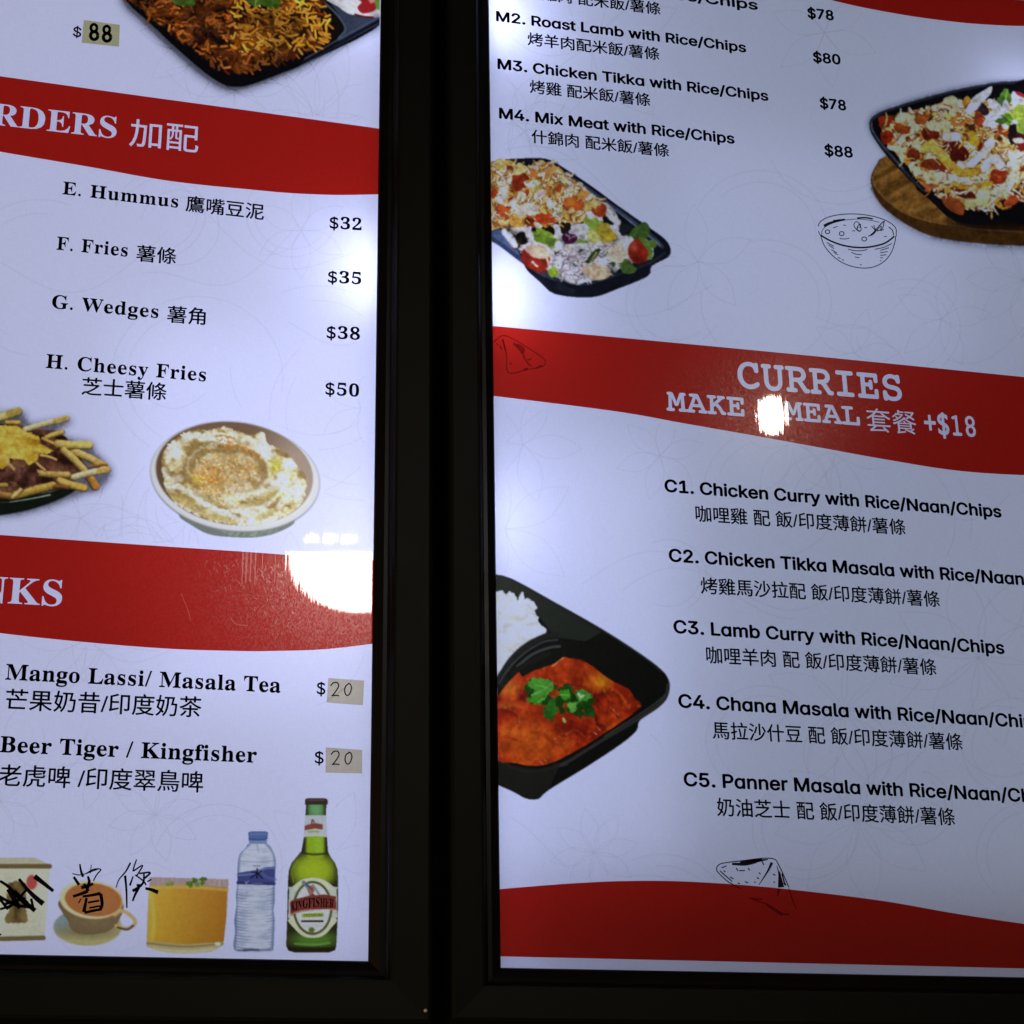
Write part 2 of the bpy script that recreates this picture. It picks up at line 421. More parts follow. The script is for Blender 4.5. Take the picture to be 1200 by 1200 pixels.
def glyphs(s, style, spacing=1.0, off=None):
    """triangles of a line of lettering in font units"""
    key = (s, style, spacing, off)
    if key in _cache: return _cache[key]
    cu = bpy.data.curves.new('lettering', 'FONT')
    cu.body = serif(s) if style == 'serif' else slab(s) if style == 'slab' else s.replace('a', 'ɑ') if style == 'sans' else s
    if style == 'sans' and SANS: cu.font = SANS; cu.fill_mode = 'NONE'
    if off is not None: cu.fill_mode = 'NONE'
    cu.size = 1.0; cu.resolution_u = 4; cu.space_character = spacing
    ob = bpy.data.objects.new('lettering', cu)
    me = bpy.data.meshes.new_from_object(ob)
    vs = np.array([v.co[:2] for v in me.vertices]).reshape(-1, 2)
    fs = [tuple(p.vertices) for p in me.polygons]
    if not fs and len(me.edges):
        es = np.array([tuple(e.vertices) for e in me.edges])
        if off:                                  # heavier strokes: union of copies shifted all round
            n0 = len(vs); ang = (.13, .83, 1.52, 2.41, 3.31, 4.02, 4.66, 5.57)
            es = np.concatenate([es + k * n0 for k in range(9)])
            vs = np.concatenate([vs] + [vs + off * np.array((math.cos(t), math.sin(t))) for t in ang])
        vs, fs = outline_fill(vs, es)
    bpy.data.objects.remove(ob); bpy.data.curves.remove(cu); bpy.data.meshes.remove(me)
    _cache[key] = (vs, fs)
    return vs, fs
CAPH = {}
def cap(style):
    if style not in CAPH:
        vs, _ = glyphs('H', style); CAPH[style] = vs[:, 1].max()
    return CAPH[style]
def pxscale(B, x, y):
    a, b = B.pt(x, y), B.pt(x, y - 10)
    return math.hypot(b[0] - a[0], b[1] - a[1]) / 10
def lay(B, s, style, p0, p1, h=None, ex=0.0, ey=0.0, spacing=1.0, tail=None, off=None):
    """vertices in board-local x, z: ink of the line runs from photo pixel p0 to p1 along its baseline"""
    vs, fs = glyphs(s, style, spacing, off)
    x0, x1 = vs[:, 0].min(), vs[:, 0].max()
    if tail:                                    # p0..p1 measure only the last letters of s
        tv, _ = glyphs(tail, style, spacing, off)
        x0 = x1 - (tv[:, 0].max() - tv[:, 0].min())
    A, Bq = np.array(B.pt(*p0)), np.array(B.pt(*p1))
    e = Bq - A; Ln = np.linalg.norm(e); e = e / Ln
    up = np.array([0.0, 1.0])
    k = pxscale(B, (p0[0] + p1[0]) / 2, (p0[1] + p1[1]) / 2)
    sx = (Ln - 2 * ex * k) / (x1 - x0)
    y0 = 0.0
    if style == 'cjk': y0 = vs[:, 1].min() * 0.9
    if h is None: sy = sx
    elif style == 'cjk': sy = h * k / (vs[:, 1].max() - vs[:, 1].min())
    else: sy = h * k / cap(style)
    q = A + e * (ex * k) + np.outer((vs[:, 0] - x0) * sx, e) + np.outer((vs[:, 1] - y0) * sy, up)
    V = []; Fc = []
    offs = [(0, 0)]
    if ex or ey: offs += [(ex * math.cos(t), ey * math.sin(t)) for t in (.13, .83, 1.52, 2.41, 3.31, 4.02, 4.66, 5.57)]
    for (dx, dy) in offs:
        b = len(V) and sum(len(a) for a in V) or 0
        V.append(q + np.array([dx * k, dy * k]))
        Fc += [tuple(i + b for i in f) for f in fs]
    return np.concatenate(V), Fc
def text(B, root, name, s, style, p0, p1, mat=None, y=Y_TXT, **kw):
    V, Fc = lay(B, s, style, p0, p1, **kw)
    me = mesh(np.stack([V[:, 0], np.full(len(V), y), V[:, 1]], 1), Fc)
    return link(name, me, mat or M_BLACK, root)

def heavier(strokes, k): return [(p_, tuple(v * k for v in w_) if isinstance(w_, tuple) else w_ * k) for p_, w_ in strokes]
def ribbon(B, strokes, y):
    """pen strokes: [(points px, width px or (w0, w1))] -> one flat mesh"""
    vs, fs = [], []
    for pts, wd in strokes:
        pts = np.array(pts, float)
        n = len(pts)
        ws = np.linspace(wd[0], wd[1], n) if isinstance(wd, tuple) else np.full(n, wd)
        tg = np.gradient(pts, axis=0); tg /= np.maximum(np.linalg.norm(tg, axis=1, keepdims=True), 1e-9)
        nm = np.stack([-tg[:, 1], tg[:, 0]], 1)
        a = pts + nm * ws[:, None] / 2; b = pts - nm * ws[:, None] / 2
        base = len(vs)
        for q in (a, b):
            x, z = B.loc(q[:, 0], q[:, 1])
            vs += [(x[i], y, z[i]) for i in range(n)]
        fs += [(base + i, base + i + 1, base + n + i + 1, base + n + i) for i in range(n - 1)]
    return mesh(vs, fs)
def bezier(*p): return catmull(p, False, 6)

def band(B, root, top, bottom, headings):
    """red band between two photo-pixel edges, with its white lettering left unprinted"""
    t = catmull(top, n=10); b = catmull(bottom, n=10)[::-1]
    px = np.concatenate([t, b]); x, z = B.loc(px[:, 0], px[:, 1])
    sc = 1000.0
    verts = [Vector((a * sc, c * sc)) for a, c in zip(x, z)]
    nb = len(verts); edges = [(i, (i + 1) % nb) for i in range(nb)]; tris = []
    for hi, (V, Fc) in enumerate(headings):
        cnt = {}
        for f in Fc:
            for i in range(3):
                e = tuple(sorted((f[i], f[(i + 1) % 3]))); cnt[e] = cnt.get(e, 0) + 1
        be = [e for e, n_ in cnt.items() if n_ == 1]
        used = sorted({i for e in be for i in e}); mp = {i: j + len(verts) for j, i in enumerate(used)}
        verts += [Vector((V[i][0] * sc, V[i][1] * sc)) for i in used]; edges += [(mp[i], mp[j]) for i, j in be]
        T = V[np.array([f if (V[f[1]][0] - V[f[0]][0]) * (V[f[2]][1] - V[f[0]][1]) > (V[f[1]][1] - V[f[0]][1]) * (V[f[2]][0] - V[f[0]][0]) else f[::-1] for f in map(list, Fc)])] * sc
        tris.append((hi + 1, T, T.min((0, 1)), T.max((0, 1))))
    ov, oe, of, _, _, _ = delaunay_2d_cdt(verts, edges, [], 0, 1e-5, True)
    P = np.array([(v_.x, v_.y) for v_ in ov]); of = [f for f in of if len(f) == 3]
    cen = P[np.array(of)].mean(1); own = np.full(len(of), -1)
    Q = np.array([(v_.x, v_.y) for v_ in verts[:nb]]); ins = np.zeros(len(cen), bool)
    for i in range(nb):
        (ax_, ay_), (bx_, by_) = Q[i], Q[(i + 1) % nb]
        if ay_ == by_: continue
        c_ = (ay_ > cen[:, 1]) != (by_ > cen[:, 1])
        ins ^= c_ & (cen[:, 0] < (bx_ - ax_) * (cen[:, 1] - ay_) / (by_ - ay_) + ax_)
    own[ins] = 0
    for hi, T, lo, up_ in tris:
        ix = np.where(ins & (cen >= lo).all(1) & (cen <= up_).all(1))[0]
        if len(ix) == 0: continue
        p_ = cen[ix][:, None, :]; A_, B_, C_ = T[None, :, 0], T[None, :, 1], T[None, :, 2]
        cr = lambda u, v_, q_: (v_[..., 0] - u[..., 0]) * (q_[..., 1] - u[..., 1]) - (v_[..., 1] - u[..., 1]) * (q_[..., 0] - u[..., 0])
        hit = ((cr(A_, B_, p_) >= -1e-9) & (cr(B_, C_, p_) >= -1e-9) & (cr(C_, A_, p_) >= -1e-9)).any(1)
        own[ix[hit]] = hi
    sets = [[f for f, o_ in zip(of, own) if o_ == k] for k in range(len(headings) + 1)]
    res = []
    for k, fl in enumerate(sets):
        used = sorted({i for f in fl for i in f}); mp = {i: j for j, i in enumerate(used)}
        me = mesh([(ov[i].x / sc, Y_BAND, ov[i].y / sc) for i in used], [tuple(mp[i] for i in f) for f in fl])
        res.append(link('red_band' if k == 0 else 'heading', me, M_RED if k == 0 else M_WHITE, root))
    return res

# ---- left board
ext = -60
band(BL, left, [(ext, 81), (0, 89.5), (150, 110.5), (300, 131), (452, 152)],
     [(ext, 167), (0, 178), (100, 195), (200, 212.5), (300, 223), (345, 226.8), (395, 228.7), (452, 227.8)],
     [lay(BL, 'ORDERS', 'serif', (-9, 146), (136, 162.5), h=25, off=.002, tail='RDERS'),
      lay(BL, '加配', 'cjk', (151, 171), (232, 179.5), off=.004)])
band(BL, left, [(ext, 623), (0, 627), (150, 637.5), (300, 647.6), (345, 651), (446, 657)],
     [(ext, 732), (0, 742), (100, 752.7), (200, 760.5), (280, 763), (320, 763), (380, 761), (446, 753.5)],
     [lay(BL, 'DRINKS', 'serif', (9, 707), (72, 710.5), h=30, off=.002, tail='KS')])
def lt(name, s, style, p0, p1, **kw): return text(BL, left, name, s, style, p0, p1, **kw)
SE = dict(ex=0, ey=.30, spacing=1.07)
SB = dict(ex=.04, ey=.42, spacing=1.025)
CJ = dict(ex=.30, ey=.24)
lt('price', '$', 'sans', (85, 43), (95, 44.5), h=11, ex=.3, ey=.3)
lt('menu_line', 'E. Hummus', 'serif', (73, 228), (208.5, 244), h=14.5, **SE)
lt('menu_line', '鷹嘴豆泥', 'cjk', (217, 248), (309, 258.5), **CJ)
lt('price', '$32', 'serif', (386, 268), (423.5, 270.5), h=13.34, **SE)
lt('menu_line', 'F. Fries', 'serif', (66, 293), (149.3, 301.3), h=15, **SE)
lt('menu_line', '薯條', 'cjk', (159, 306.5), (206, 310.5), **CJ)
lt('price', '$35', 'serif', (384, 331.5), (423, 333.8), h=13.34, **SE)
lt('menu_line', 'G. Wedges', 'serif', (60.5, 361.5), (185.3, 373.3), h=15.3, **SE)
lt('menu_line', '薯角', 'cjk', (195, 378.5), (240.5, 381.5), **CJ)
lt('price', '$38', 'serif', (382.5, 396.7), (421.5, 398.8), h=13.80, **SE)
lt('menu_line', 'H. Cheesy Fries', 'serif', (53.5, 431.5), (241, 447.5), h=15.8, **SE)
lt('menu_line', '芝士薯條', 'cjk', (95, 463), (194.5, 470), **CJ)
lt('price', '$50', 'serif', (381, 462.8), (420.5, 465.5), h=14.08, **SE)
lt('menu_line', 'Mango Lassi/ Masala Tea', 'serif', (6, 796.5), (328.5, 812), h=17.5, **SB)
lt('menu_line', '芒果奶昔/印度奶茶', 'cjk', (5.5, 832), (235.5, 841), **CJ)
lt('menu_line', 'Beer Tiger / Kingfisher', 'serif', (-0.5, 881.5), (300.5, 894), h=18, **SB)
lt('menu_line', '老虎啤 /印度翠鳥啤', 'cjk', (-3, 921), (237.5, 929), **CJ)
lt('price', '$', 'serif', (371, 813.5), (381, 814.3), h=14, ex=.02, ey=.2)
lt('price', '$', 'serif', (368.5, 894.5), (379, 895.3), h=14, ex=.02, ey=.2)

# ---- right board
band(BR, right, [(940, -30), (1000, -22), (1100, -8), (1270, 6)], [(940, -10), (973, 0), (1013, 9.3), (1067, 19), (1120, 26), (1160, 29.2), (1200, 30.7), (1270, 30)], [])
band(BR, right, [(566, 381), (576, 382), (720, 395.3), (880, 410.3), (1040, 426), (1200, 442), (1270, 449)],
     [(566, 462.5), (577, 464), (720, 482), (800, 496), (880, 510), (960, 524.5), (1040, 539), (1120, 551.5), (1200, 557), (1270, 557)],
     [lay(BR, 'CURRIES', 'slab', (865, 453.5), (1057.5, 469.5), h=28.3, off=.017),
      lay(BR, 'MAKE A MEAL', 'slab', (781, 480.7), (1008, 498.5), h=20.8, off=.016),
      lay(BR, '套餐', 'cjk', (1016.5, 505.5), (1075, 509.5), off=0),
      lay(BR, '+$18', 'slab', (1084, 508), (1144, 511.5), h=20.8, off=.016)])
band(BR, right, [(570, 1043.8), (586, 1042), (667, 1035.5), (733, 1032.5), (800, 1033), (880, 1038), (960, 1046.3), (1040, 1056.7), (1120, 1070.7), (1200, 1082.7), (1270, 1091)],
     [(570, 1120.4), (586, 1120.8), (880, 1127.5), (1200, 1135), (1270, 1136.7)], [])
def rt(name, s, style, p0, p1, **kw): return text(BR, right, name, s, style, p0, p1, **kw)
PO = dict(ex=.64, ey=.54)
PB = dict(ex=.76, ey=.65)
CR = dict(ex=.30, ey=.24)
def ahead(p0, p1, k): return (p0[0] + (p1[0] - p0[0]) * k, p0[1] + (p1[1] - p0[1]) * k)
rt('menu_line', 'with Rice/Chips', 'sans', (715, -10.5), (888, 12.3), h=10.7, **PO)
rt('menu_line', '雞肉 配米飯/薯條', 'cjk', (634, 0.5), (774, 18.5), **CR)
rt('price', '$78', 'sans', (946, 21.3), (977, 24.5), h=11, **PO)
rt('menu_line', 'M2. Roast Lamb with Rice/Chips', 'sans', (581, 25), (874.3, 62), h=10.8, **PO)
rt('menu_line', '烤羊肉配米飯/薯條', 'cjk', (618, 53.5), (772.7, 71.5), **CR)
rt('price', '$80', 'sans', (952.5, 73), (985, 76.2), h=11, **PO)
rt('menu_line', 'M3. Chicken Tikka with Rice/Chips', 'sans', (582.7, 81), (900.3, 118.8), h=11.2, **PO)
rt('menu_line', '烤雞 配米飯/薯條', 'cjk', (620.5, 109.5), (762, 125.6), **CR)
rt('price', '$78', 'sans', (960.5, 127), (991.5, 130), h=11.3, **PO)
rt('menu_line', 'M4. Mix Meat with Rice/Chips', 'sans', (584.5, 139), (860.7, 169), h=11.6, **PO)
rt('menu_line', '什錦肉 配米飯/薯條', 'cjk', (622.5, 168), (784, 185), **CR)
rt('price', '$88', 'sans', (966, 182.6), (999.3, 185.3), h=11.8, **PO)
rt('menu_line', 'C1. Chicken Curry with Rice/Naan/Chips', 'sans', (778.5, 576.3), (1173.5, 606.7), h=13.4, **PB)
rt('menu_line', '咖哩雞 配 飯/印度薄餅/薯條', 'cjk', (815, 611.5), (1061.3, 627.6), **CR)
p0, p1 = (783.5, 658), (1196.7, 685.6)
def extend(s, short, p0, p1):
    a = glyphs(s, 'sans')[0][:, 0]; b = glyphs(short, 'sans')[0][:, 0]
    return ahead(p0, p1, (a.max() - a.min()) / (b.max() - b.min()))
s = 'C2. Chicken Tikka Masala with Rice/Naan/Chips'
rt('menu_line', s, 'sans', p0, extend(s, s[:-6], p0, p1), h=13.8, **PB)
rt('menu_line', '烤雞馬沙拉配 飯/印度薄餅/薯條', 'cjk', (821, 696), (1101.4, 712), **CR)
rt('menu_line', 'C3. Lamb Curry with Rice/Naan/Chips', 'sans', (789, 741.8), (1177, 766.5), h=14.2, **PB)
rt('menu_line', '咖哩羊肉 配 飯/印度薄餅/薯條', 'cjk', (827.5, 777.5), (1097.4, 792), **CR)
s = 'C4. Chana Masala with Rice/Naan/Chips'; p0, p1 = (794.7, 829), (1154.2, 850)
rt('menu_line', s, 'sans', p0, extend(s, s[:-6], p0, p1), h=14.6, **PB)
rt('menu_line', '馬拉沙什豆 配 飯/印度薄餅/薯條', 'cjk', (834.7, 866), (1128, 879.8), **CR)
s = 'C5. Panner Masala with Rice/Naan/Chips'; p0, p1 = (801, 921), (1168.8, 938.3)
rt('menu_line', s, 'sans', p0, extend(s, s[:-6], p0, p1), h=15, **PB)
rt('menu_line', '奶油芝士 配 飯/印度薄餅/薯條', 'cjk', (840, 956.3), (1119.2, 967.8), **CR)

# ---- line drawings (soup bowl and two samosas)
def Z(ox, oy, s):
    return lambda pts: [(ox + x / s, oy + y / s) for x, y in pts]
def arc(cx, cy, rx, ry, a0, a1, rot=0.0, n=24):
    a = np.radians(np.linspace(a0, a1, n)); c, s_ = math.cos(math.radians(rot)), math.sin(math.radians(rot))
    x, y = rx * np.cos(a), ry * np.sin(a)
    return np.stack([cx + x * c - y * s_, cy + x * s_ + y * c], 1)
q = Z(940, 240, 9.231)
ST = []
def st(pts, wd, smooth=True):
    p = np.array(q(pts)); ST.append((catmull(p, False, 5) if smooth and len(p) > 2 else p, wd))
st(arc(592, 265, 424, 158, 178, 366, 4), .75, False)
st([(170, 290), (188, 330), (205, 350)], .7); st([(1012, 285), (1012, 340), (1000, 358)], .7)
st([(195, 335), (300, 395), (440, 445), (600, 468), (740, 460), (880, 425), (965, 370), (990, 345)], 1.4)
st([(195, 340), (240, 455), (340, 570), (470, 650), (620, 688), (760, 680), (880, 620), (960, 520), (1000, 400), (1005, 345)], .75)
st([(205, 330), (220, 270), (300, 215), (440, 175), (600, 160), (740, 175), (830, 195)], .55)
st([(985, 335), (970, 280), (930, 245)], .8)
st([(230, 235), (300, 200), (420, 172)], (2.2, 1.2)); st([(330, 180), (460, 165)], 1.5); st([(590, 150), (680, 145), (760, 160)], 1.3)
for cx, cy, r in ((270, 298, 24), (423, 318, 26), (667, 376, 26)): st(arc(cx, cy, r, r * .85, 0, 360), .8, False)
st([(570, 190), (555, 225), (575, 265), (625, 290), (630, 250), (600, 195), (570, 190)], .7); st([(600, 235), (590, 275), (625, 295)], 1.1); st([(600, 230), (625, 215), (620, 255)], .8)
st([(710, 345), (760, 325), (785, 285), (850, 210), (885, 180)], (.9, .9)); st([(745, 235), (790, 285)], .8); st([(770, 225), (790, 280)], .7); st([(885, 180), (860, 265), (800, 290)], .8); st([(740, 335), (775, 305), (790, 280)], 1.7); st([(800, 285), (850, 235), (845, 285), (880, 270)], .7)
for a in ([(330, 255), (380, 240)], [(440, 225), (470, 230)], [(535, 288), (570, 288)], [(665, 252), (700, 252)], [(880, 350), (910, 348)], [(400, 370), (450, 376), (505, 368)],
          [(490, 485), (560, 502), (640, 502), (700, 490)], [(525, 520), (580, 540), (640, 545)], [(565, 570), (615, 578)], [(620, 655), (640, 655)],
          [(260, 415), (340, 455)], [(280, 440), (340, 480)], [(310, 490), (370, 525)], [(335, 520), (385, 548)], [(380, 575), (410, 585)], [(425, 600), (450, 605)],
          [(780, 488), (880, 465), (965, 425)], [(840, 500), (935, 470)], [(835, 525), (920, 512)], [(840, 555), (905, 545)], [(840, 580), (870, 580)], [(835, 612), (850, 610)]):
    st(a, .7)
link('bowl_drawing', ribbon(BR, heavier(ST, 1.4), Y_TXT), M_NAVY, right)

q = Z(820, 990, 8.571); ST = []
st([(330, 400), (270, 365), (180, 280), (165, 240), (185, 205), (240, 185), (400, 165), (600, 140), (700, 138), (750, 150), (775, 180), (830, 290), (890, 430)], .9)
st([(200, 265), (320, 370)], 1.0); st([(720, 180), (680, 265), (590, 405)], (2.6, .6)); st([(320, 195), (450, 195), (560, 165)], (2.0, 4.0)); st([(560, 165), (680, 150)], (3.0, .8)); st([(400, 180), (620, 150)], 1.6)
st([(770, 215), (790, 300), (790, 430)], (.6, 1.6)); st([(795, 270), (815, 430)], (1.0, 5.0)); st([(820, 290), (850, 400)], 1.3); st([(840, 380), (860, 410)], 1.6)
for a in ([(620, 170), (640, 205)], [(590, 280), (605, 298)], [(570, 330), (590, 345)], [(730, 295), (755, 310)], [(735, 375), (752, 380)], [(450, 370), (480, 385)], [(480, 235), (498, 260)], [(360, 235), (380, 265)], [(390, 262), (450, 262)], [(300, 325), (335, 345)], [(215, 235), (265, 212)], [(235, 262), (255, 275)], [(375, 385), (400, 392)], [(545, 370), (555, 385)]):
    st(a, 1.0)
up_part = list(ST); ST = []
st([(890, 435), (930, 560), (970, 650)], 1.0); st([(490, 530), (560, 560), (700, 610), (820, 690), (900, 700)], (.8, 1.4)); st([(660, 605), (830, 705)], (1.0, 3.0)); st([(330, 405), (400, 440)], 1.2)
st([(520, 545), (620, 550)], 1.6); st([(790, 440), (780, 520)], (3.0, 1.0))
link('samosa_drawing', ribbon(BR, heavier(up_part, 1.35), Y_TXT), M_NAVY, right)
link('samosa_drawing', ribbon(BR, heavier(ST, 1.4), Y_PIC), M_DARKRED, right)
q = Z(570, 380, 13.333); ST = []
st([(80, 300), (130, 270), (190, 215), (230, 190), (300, 185), (460, 260), (660, 385), (850, 510), (920, 590), (890, 650), (790, 690), (620, 715), (480, 760), (360, 770), (320, 720), (315, 640), (310, 480), (270, 330), (250, 240)], .9)
st([(250, 240), (300, 420)], (1.6, 1.2)); st([(420, 300), (500, 380), (560, 460), (620, 580), (700, 670)], (2.2, .8)); st([(470, 320), (560, 380), (560, 450)], (2.6, 3.4)); st([(640, 565), (700, 540)], 1.2); st([(580, 715), (650, 700)], 1.8)
st([(360, 600), (390, 640)], 1.0); st([(210, 340), (240, 400)], 1.2); st([(150, 300), (190, 330)], 1.0); st([(780, 690), (860, 645)], 1.4)
link('samosa_drawing', ribbon(BR, heavier(ST, 1.4), Y_PIC), M_DARKRED, right)

# ---- the pale petal pattern of the paper
def pattern(B, root, x0, x1, y0, y1, seed, avoid=(), holes=()):
    r = random.Random(seed); SS = []
    for k in range(52):
        cx, cy = r.uniform(x0, x1), r.uniform(y0, y1); R = r.uniform(45, 110); a0 = r.uniform(0, 360)
        kind = r.random()
        if kind < .4:
            SS.append((arc(cx, cy, R, R * .95, a0, a0 + r.uniform(120, 300), 0, 30), 1.9))
            SS.append((arc(cx, cy, R * .82, R * .78, a0 + 20, a0 + r.uniform(120, 260), 0, 30), 1.7))
        elif kind < .75:
            n = r.choice((5, 6, 8))
            for j in range(n):
                a = math.radians(a0 + 360 * j / n); t = np.linspace(0, 1, 14)
                for sg in (-1, 1):
                    wv = sg * R * .2 * np.sin(np.pi * t)
                    px_ = cx + R * t * math.cos(a) - wv * math.sin(a); py_ = cy + R * t * math.sin(a) + wv * math.cos(a)
                    SS.append((np.stack([px_, py_], 1), 1.6))
        else:
            t = np.linspace(0, 1, 24)
            px_ = cx + (t - .5) * R * 2.4; py_ = cy + np.sin(t * 5 + a0) * R * .35 + (t - .5) * R * r.uniform(-1, 1)
            SS.append((np.stack([px_, py_], 1), 1.8))
    out = []
    for p, wd in SS:
        ok = (p[:, 0] > x0) & (p[:, 0] < x1) & (p[:, 1] > y0) & (p[:, 1] < y1)
        for (ax0, ax1, f0, f1) in avoid: ok &= ~((p[:, 1] > f0(p[:, 0])) & (p[:, 1] < f1(p[:, 0])))
        for H_ in holes:
            r_ = np.zeros(len(p), bool)
            for k in range(len(H_)):
                (ax_, ay_), (bx_, by_) = H_[k - 1], H_[k]
                if ay_ == by_: continue
                r_ ^= ((ay_ > p[:, 1]) != (by_ > p[:, 1])) & (p[:, 0] < (bx_ - ax_) * (p[:, 1] - ay_) / (by_ - ay_) + ax_)
            ok &= ~r_
        i = 0
        while i < len(p):
            if ok[i]:
                j = i
                while j < len(p) and ok[j]: j += 1
                if j - i > 2: out.append((p[i:j], wd))
                i = j
            else: i += 1
    o = link('petal_pattern', ribbon(B, out, Y_PAT), M_PATTERN, root)
ln = lambda *pts: (lambda x: np.interp(x, [p[0] for p in pts], [p[1] for p in pts]))
pattern(BL, left, -10, 428, 0, 1116, 3, [(0, 0, ln((0, 88), (445, 149)), ln((0, 180), (200, 214), (395, 230))), (0, 0, ln((0, 625), (345, 649)), ln((0, 744), (280, 765), (440, 764)))],
        [[(138, -5), (176, 30), (238, 88), (276, 105), (300, 100), (450, 28), (450, -5)], [(-20, 480), (24, 478), (82, 485), (108, 520), (132, 556), (114, 575), (80, 585), (0, 608), (-20, 608)], arc(275, 560, 103, 72, 0, 360, 7, 30),
         [(-20, 1003), (60, 1010), (54, 1105), (-20, 1105)], arc(108, 1070, 52, 42, 0, 360), [(171, 1026), (270, 1028), (264, 1120), (168, 1118)], [(288, 972), (316, 972), (326, 1010), (322, 1118), (272, 1118), (276, 1005)], [(356, 934), (386, 934), (398, 1020), (396, 1118), (334, 1118), (336, 1015)]])
pattern(BR, right, 590, 1230, 0, 1120, 5, [(0, 0, ln((576, 380), (1200, 440)), ln((577, 466), (880, 512), (1120, 554), (1200, 559))), (0, 0, ln((586, 1040), (733, 1030), (880, 1036), (1200, 1080)), ln((0, 1200), (1200, 1200))), (0, 0, ln((0, -50), (1200, -50)), ln((960, -10), (1013, 11), (1067, 21), (1200, 33)))],
        [[(570, 184), (640, 184), (700, 222), (786, 290), (764, 312), (690, 350), (650, 346), (610, 305), (570, 285)], [(1018, 200), (1016, 145), (1075, 112), (1180, 94), (1240, 94), (1240, 292), (1100, 282), (1040, 258)], [(570, 672), (600, 680), (750, 768), (786, 806), (770, 850), (690, 905), (632, 940), (570, 918)], arc(1004, 282, 48, 34, 0, 360), [(836, 1006), (910, 1003), (935, 1060), (850, 1040)]])

# ---- marker writing straight on the print
q = Z(0, 990, 6.316); ST = []
st([(590, 145), (600, 200), (615, 240)], (1.6, 2.6)); st([(545, 240), (565, 270), (585, 300)], (2.4, 3.0)); st([(535, 215), (600, 225), (720, 185)], 1.0); st([(640, 215), (690, 185), (745, 185), (715, 225), (690, 270)], (1.4, 1.2)); st([(675, 150), (668, 215)], .8)
st([(650, 235), (660, 280), (640, 330)], (2.0, 4.0)); st([(600, 320), (640, 310), (690, 290)], (3.2, 2.6)); st([(540, 385), (600, 365), (650, 345)], (2.6, 3.4)); st([(600, 400), (580, 435)], 1.2); st([(610, 385), (680, 375), (745, 362)], (2.2, 3.2))
st([(640, 395), (630, 450), (620, 500)], (2.4, 3.6)); st([(745, 365), (755, 440), (740, 485)], 3.2); st([(650, 430), (735, 415)], 2.0); st([(625, 505), (690, 490), (745, 480)], (2.6, 2.6)); st([(660, 470), (740, 455)], 1.8); st([(620, 290), (655, 345)], 2.6)
st([(965, 135), (930, 200), (880, 260), (858, 320)], (1.8, .9)); st([(925, 230), (935, 340), (938, 470)], (2.4, 1.4)); st([(1010, 110), (990, 170), (985, 200)], (1.2, 1.6)); st([(990, 195), (1055, 155), (1010, 235)], 1.4); st([(985, 235), (960, 305)], (1.2, 2.0)); st([(1030, 215), (1110, 208), (1070, 250)], (1.6, 2.0))
st([(1000, 225), (1060, 270), (1080, 300)], (1.4, 1.6)); st([(1065, 215), (1060, 280), (1020, 320), (980, 345)], (1.6, 3.0)); st([(1030, 310), (1000, 370), (980, 420)], (3.0, 1.6)); st([(1075, 325), (1120, 335), (1170, 355)], (2.4, 3.8)); st([(1090, 275), (1120, 258)], 1.4); st([(1010, 300), (1050, 305)], 2.4)
ST = [(p_, tuple(k * 1.25 for k in w_) if isinstance(w_, tuple) else w_ * 1.25) for p_, w_ in ST]
link('marker_writing', ribbon(BL, ST, Y_PEN), M_MARKER, left)
ST = []
st([(0, 270), (60, 310), (130, 380), (200, 440), (260, 490)], (2.0, 3.4)); st([(140, 255), (200, 330), (260, 390), (320, 440)], (2.2, 4.0)); st([(255, 235), (320, 285), (395, 345)], (3.8, 2.4)); st([(-30, 370), (40, 410), (120, 450), (200, 460), (250, 470)], (2.2, 2.6))
st([(60, 330), (120, 430), (150, 470)], 3.4); st([(100, 350), (200, 440)], 4.0); st([(40, 440), (100, 420), (190, 400)], 2.2); st([(0, 480), (60, 460), (130, 430)], 1.8); st([(200, 330), (120, 420), (60, 470)], 2.0); st([(230, 400), (250, 490)], 2.0); st([(-20, 380), (60, 480)], 2.2); st([(-20, 650), (10, 670)], 1.2)
ST = [(p_, tuple(k * 1.6 for k in w_) if isinstance(w_, tuple) else w_ * 1.6) for p_, w_ in ST]
link('marker_scribble', ribbon(BL, ST, Y_PEN), M_MARKER, left)

# ---- price stickers: things of their own on the left board
def sticker(corners, strokes, label, mat, q):
    xs, zs = BL.loc([c[0] for c in corners], [c[1] for c in corners])
    cx, cz = xs.mean(), zs.mean()
    root = link('price_sticker', mesh([(x - cx, 0, z - cz) for x, z in zip(xs, zs)], [(0, 1, 2, 3)]), mat)
    root.matrix_world = BL.M @ Matrix.Translation((cx, Y_STK, cz))
    tag(root, label, 'sticker', 'handwritten price stickers')
    me = ribbon(BL, strokes, Y_STKT - Y_STK)
    for vtx in me.vertices: vtx.co.x -= cx; vtx.co.z -= cz
    link('handwriting', me, M_MARKER, root)
def z4(ox, oy):
    return lambda pts: [(ox + x / 4, oy + y / 4) for x, y in pts]
q = z4(220, 620)
def num20(ox, oy):
    q2 = z4(220, 620); o = lambda P: np.array(q2([(x + ox, y + oy) for x, y in P]))
    return [(catmull(o([(668, 738), (680, 724), (698, 722), (706, 736), (696, 758), (676, 784)]), n=5), 1.45), (catmull(o([(672, 784), (690, 782), (708, 784)]), n=5), 1.45),
            (catmull(o([(752, 728), (738, 740), (734, 764), (744, 782), (758, 774), (766, 748), (760, 730), (750, 726)]), n=5), 1.45)]
sticker([(382.5, 823.8), (425, 827), (426.5, 798), (384.5, 795)], num20(0, 0), 'grey beige sticker handwritten 20 beside the mango lassi line', M_STICKER, q)
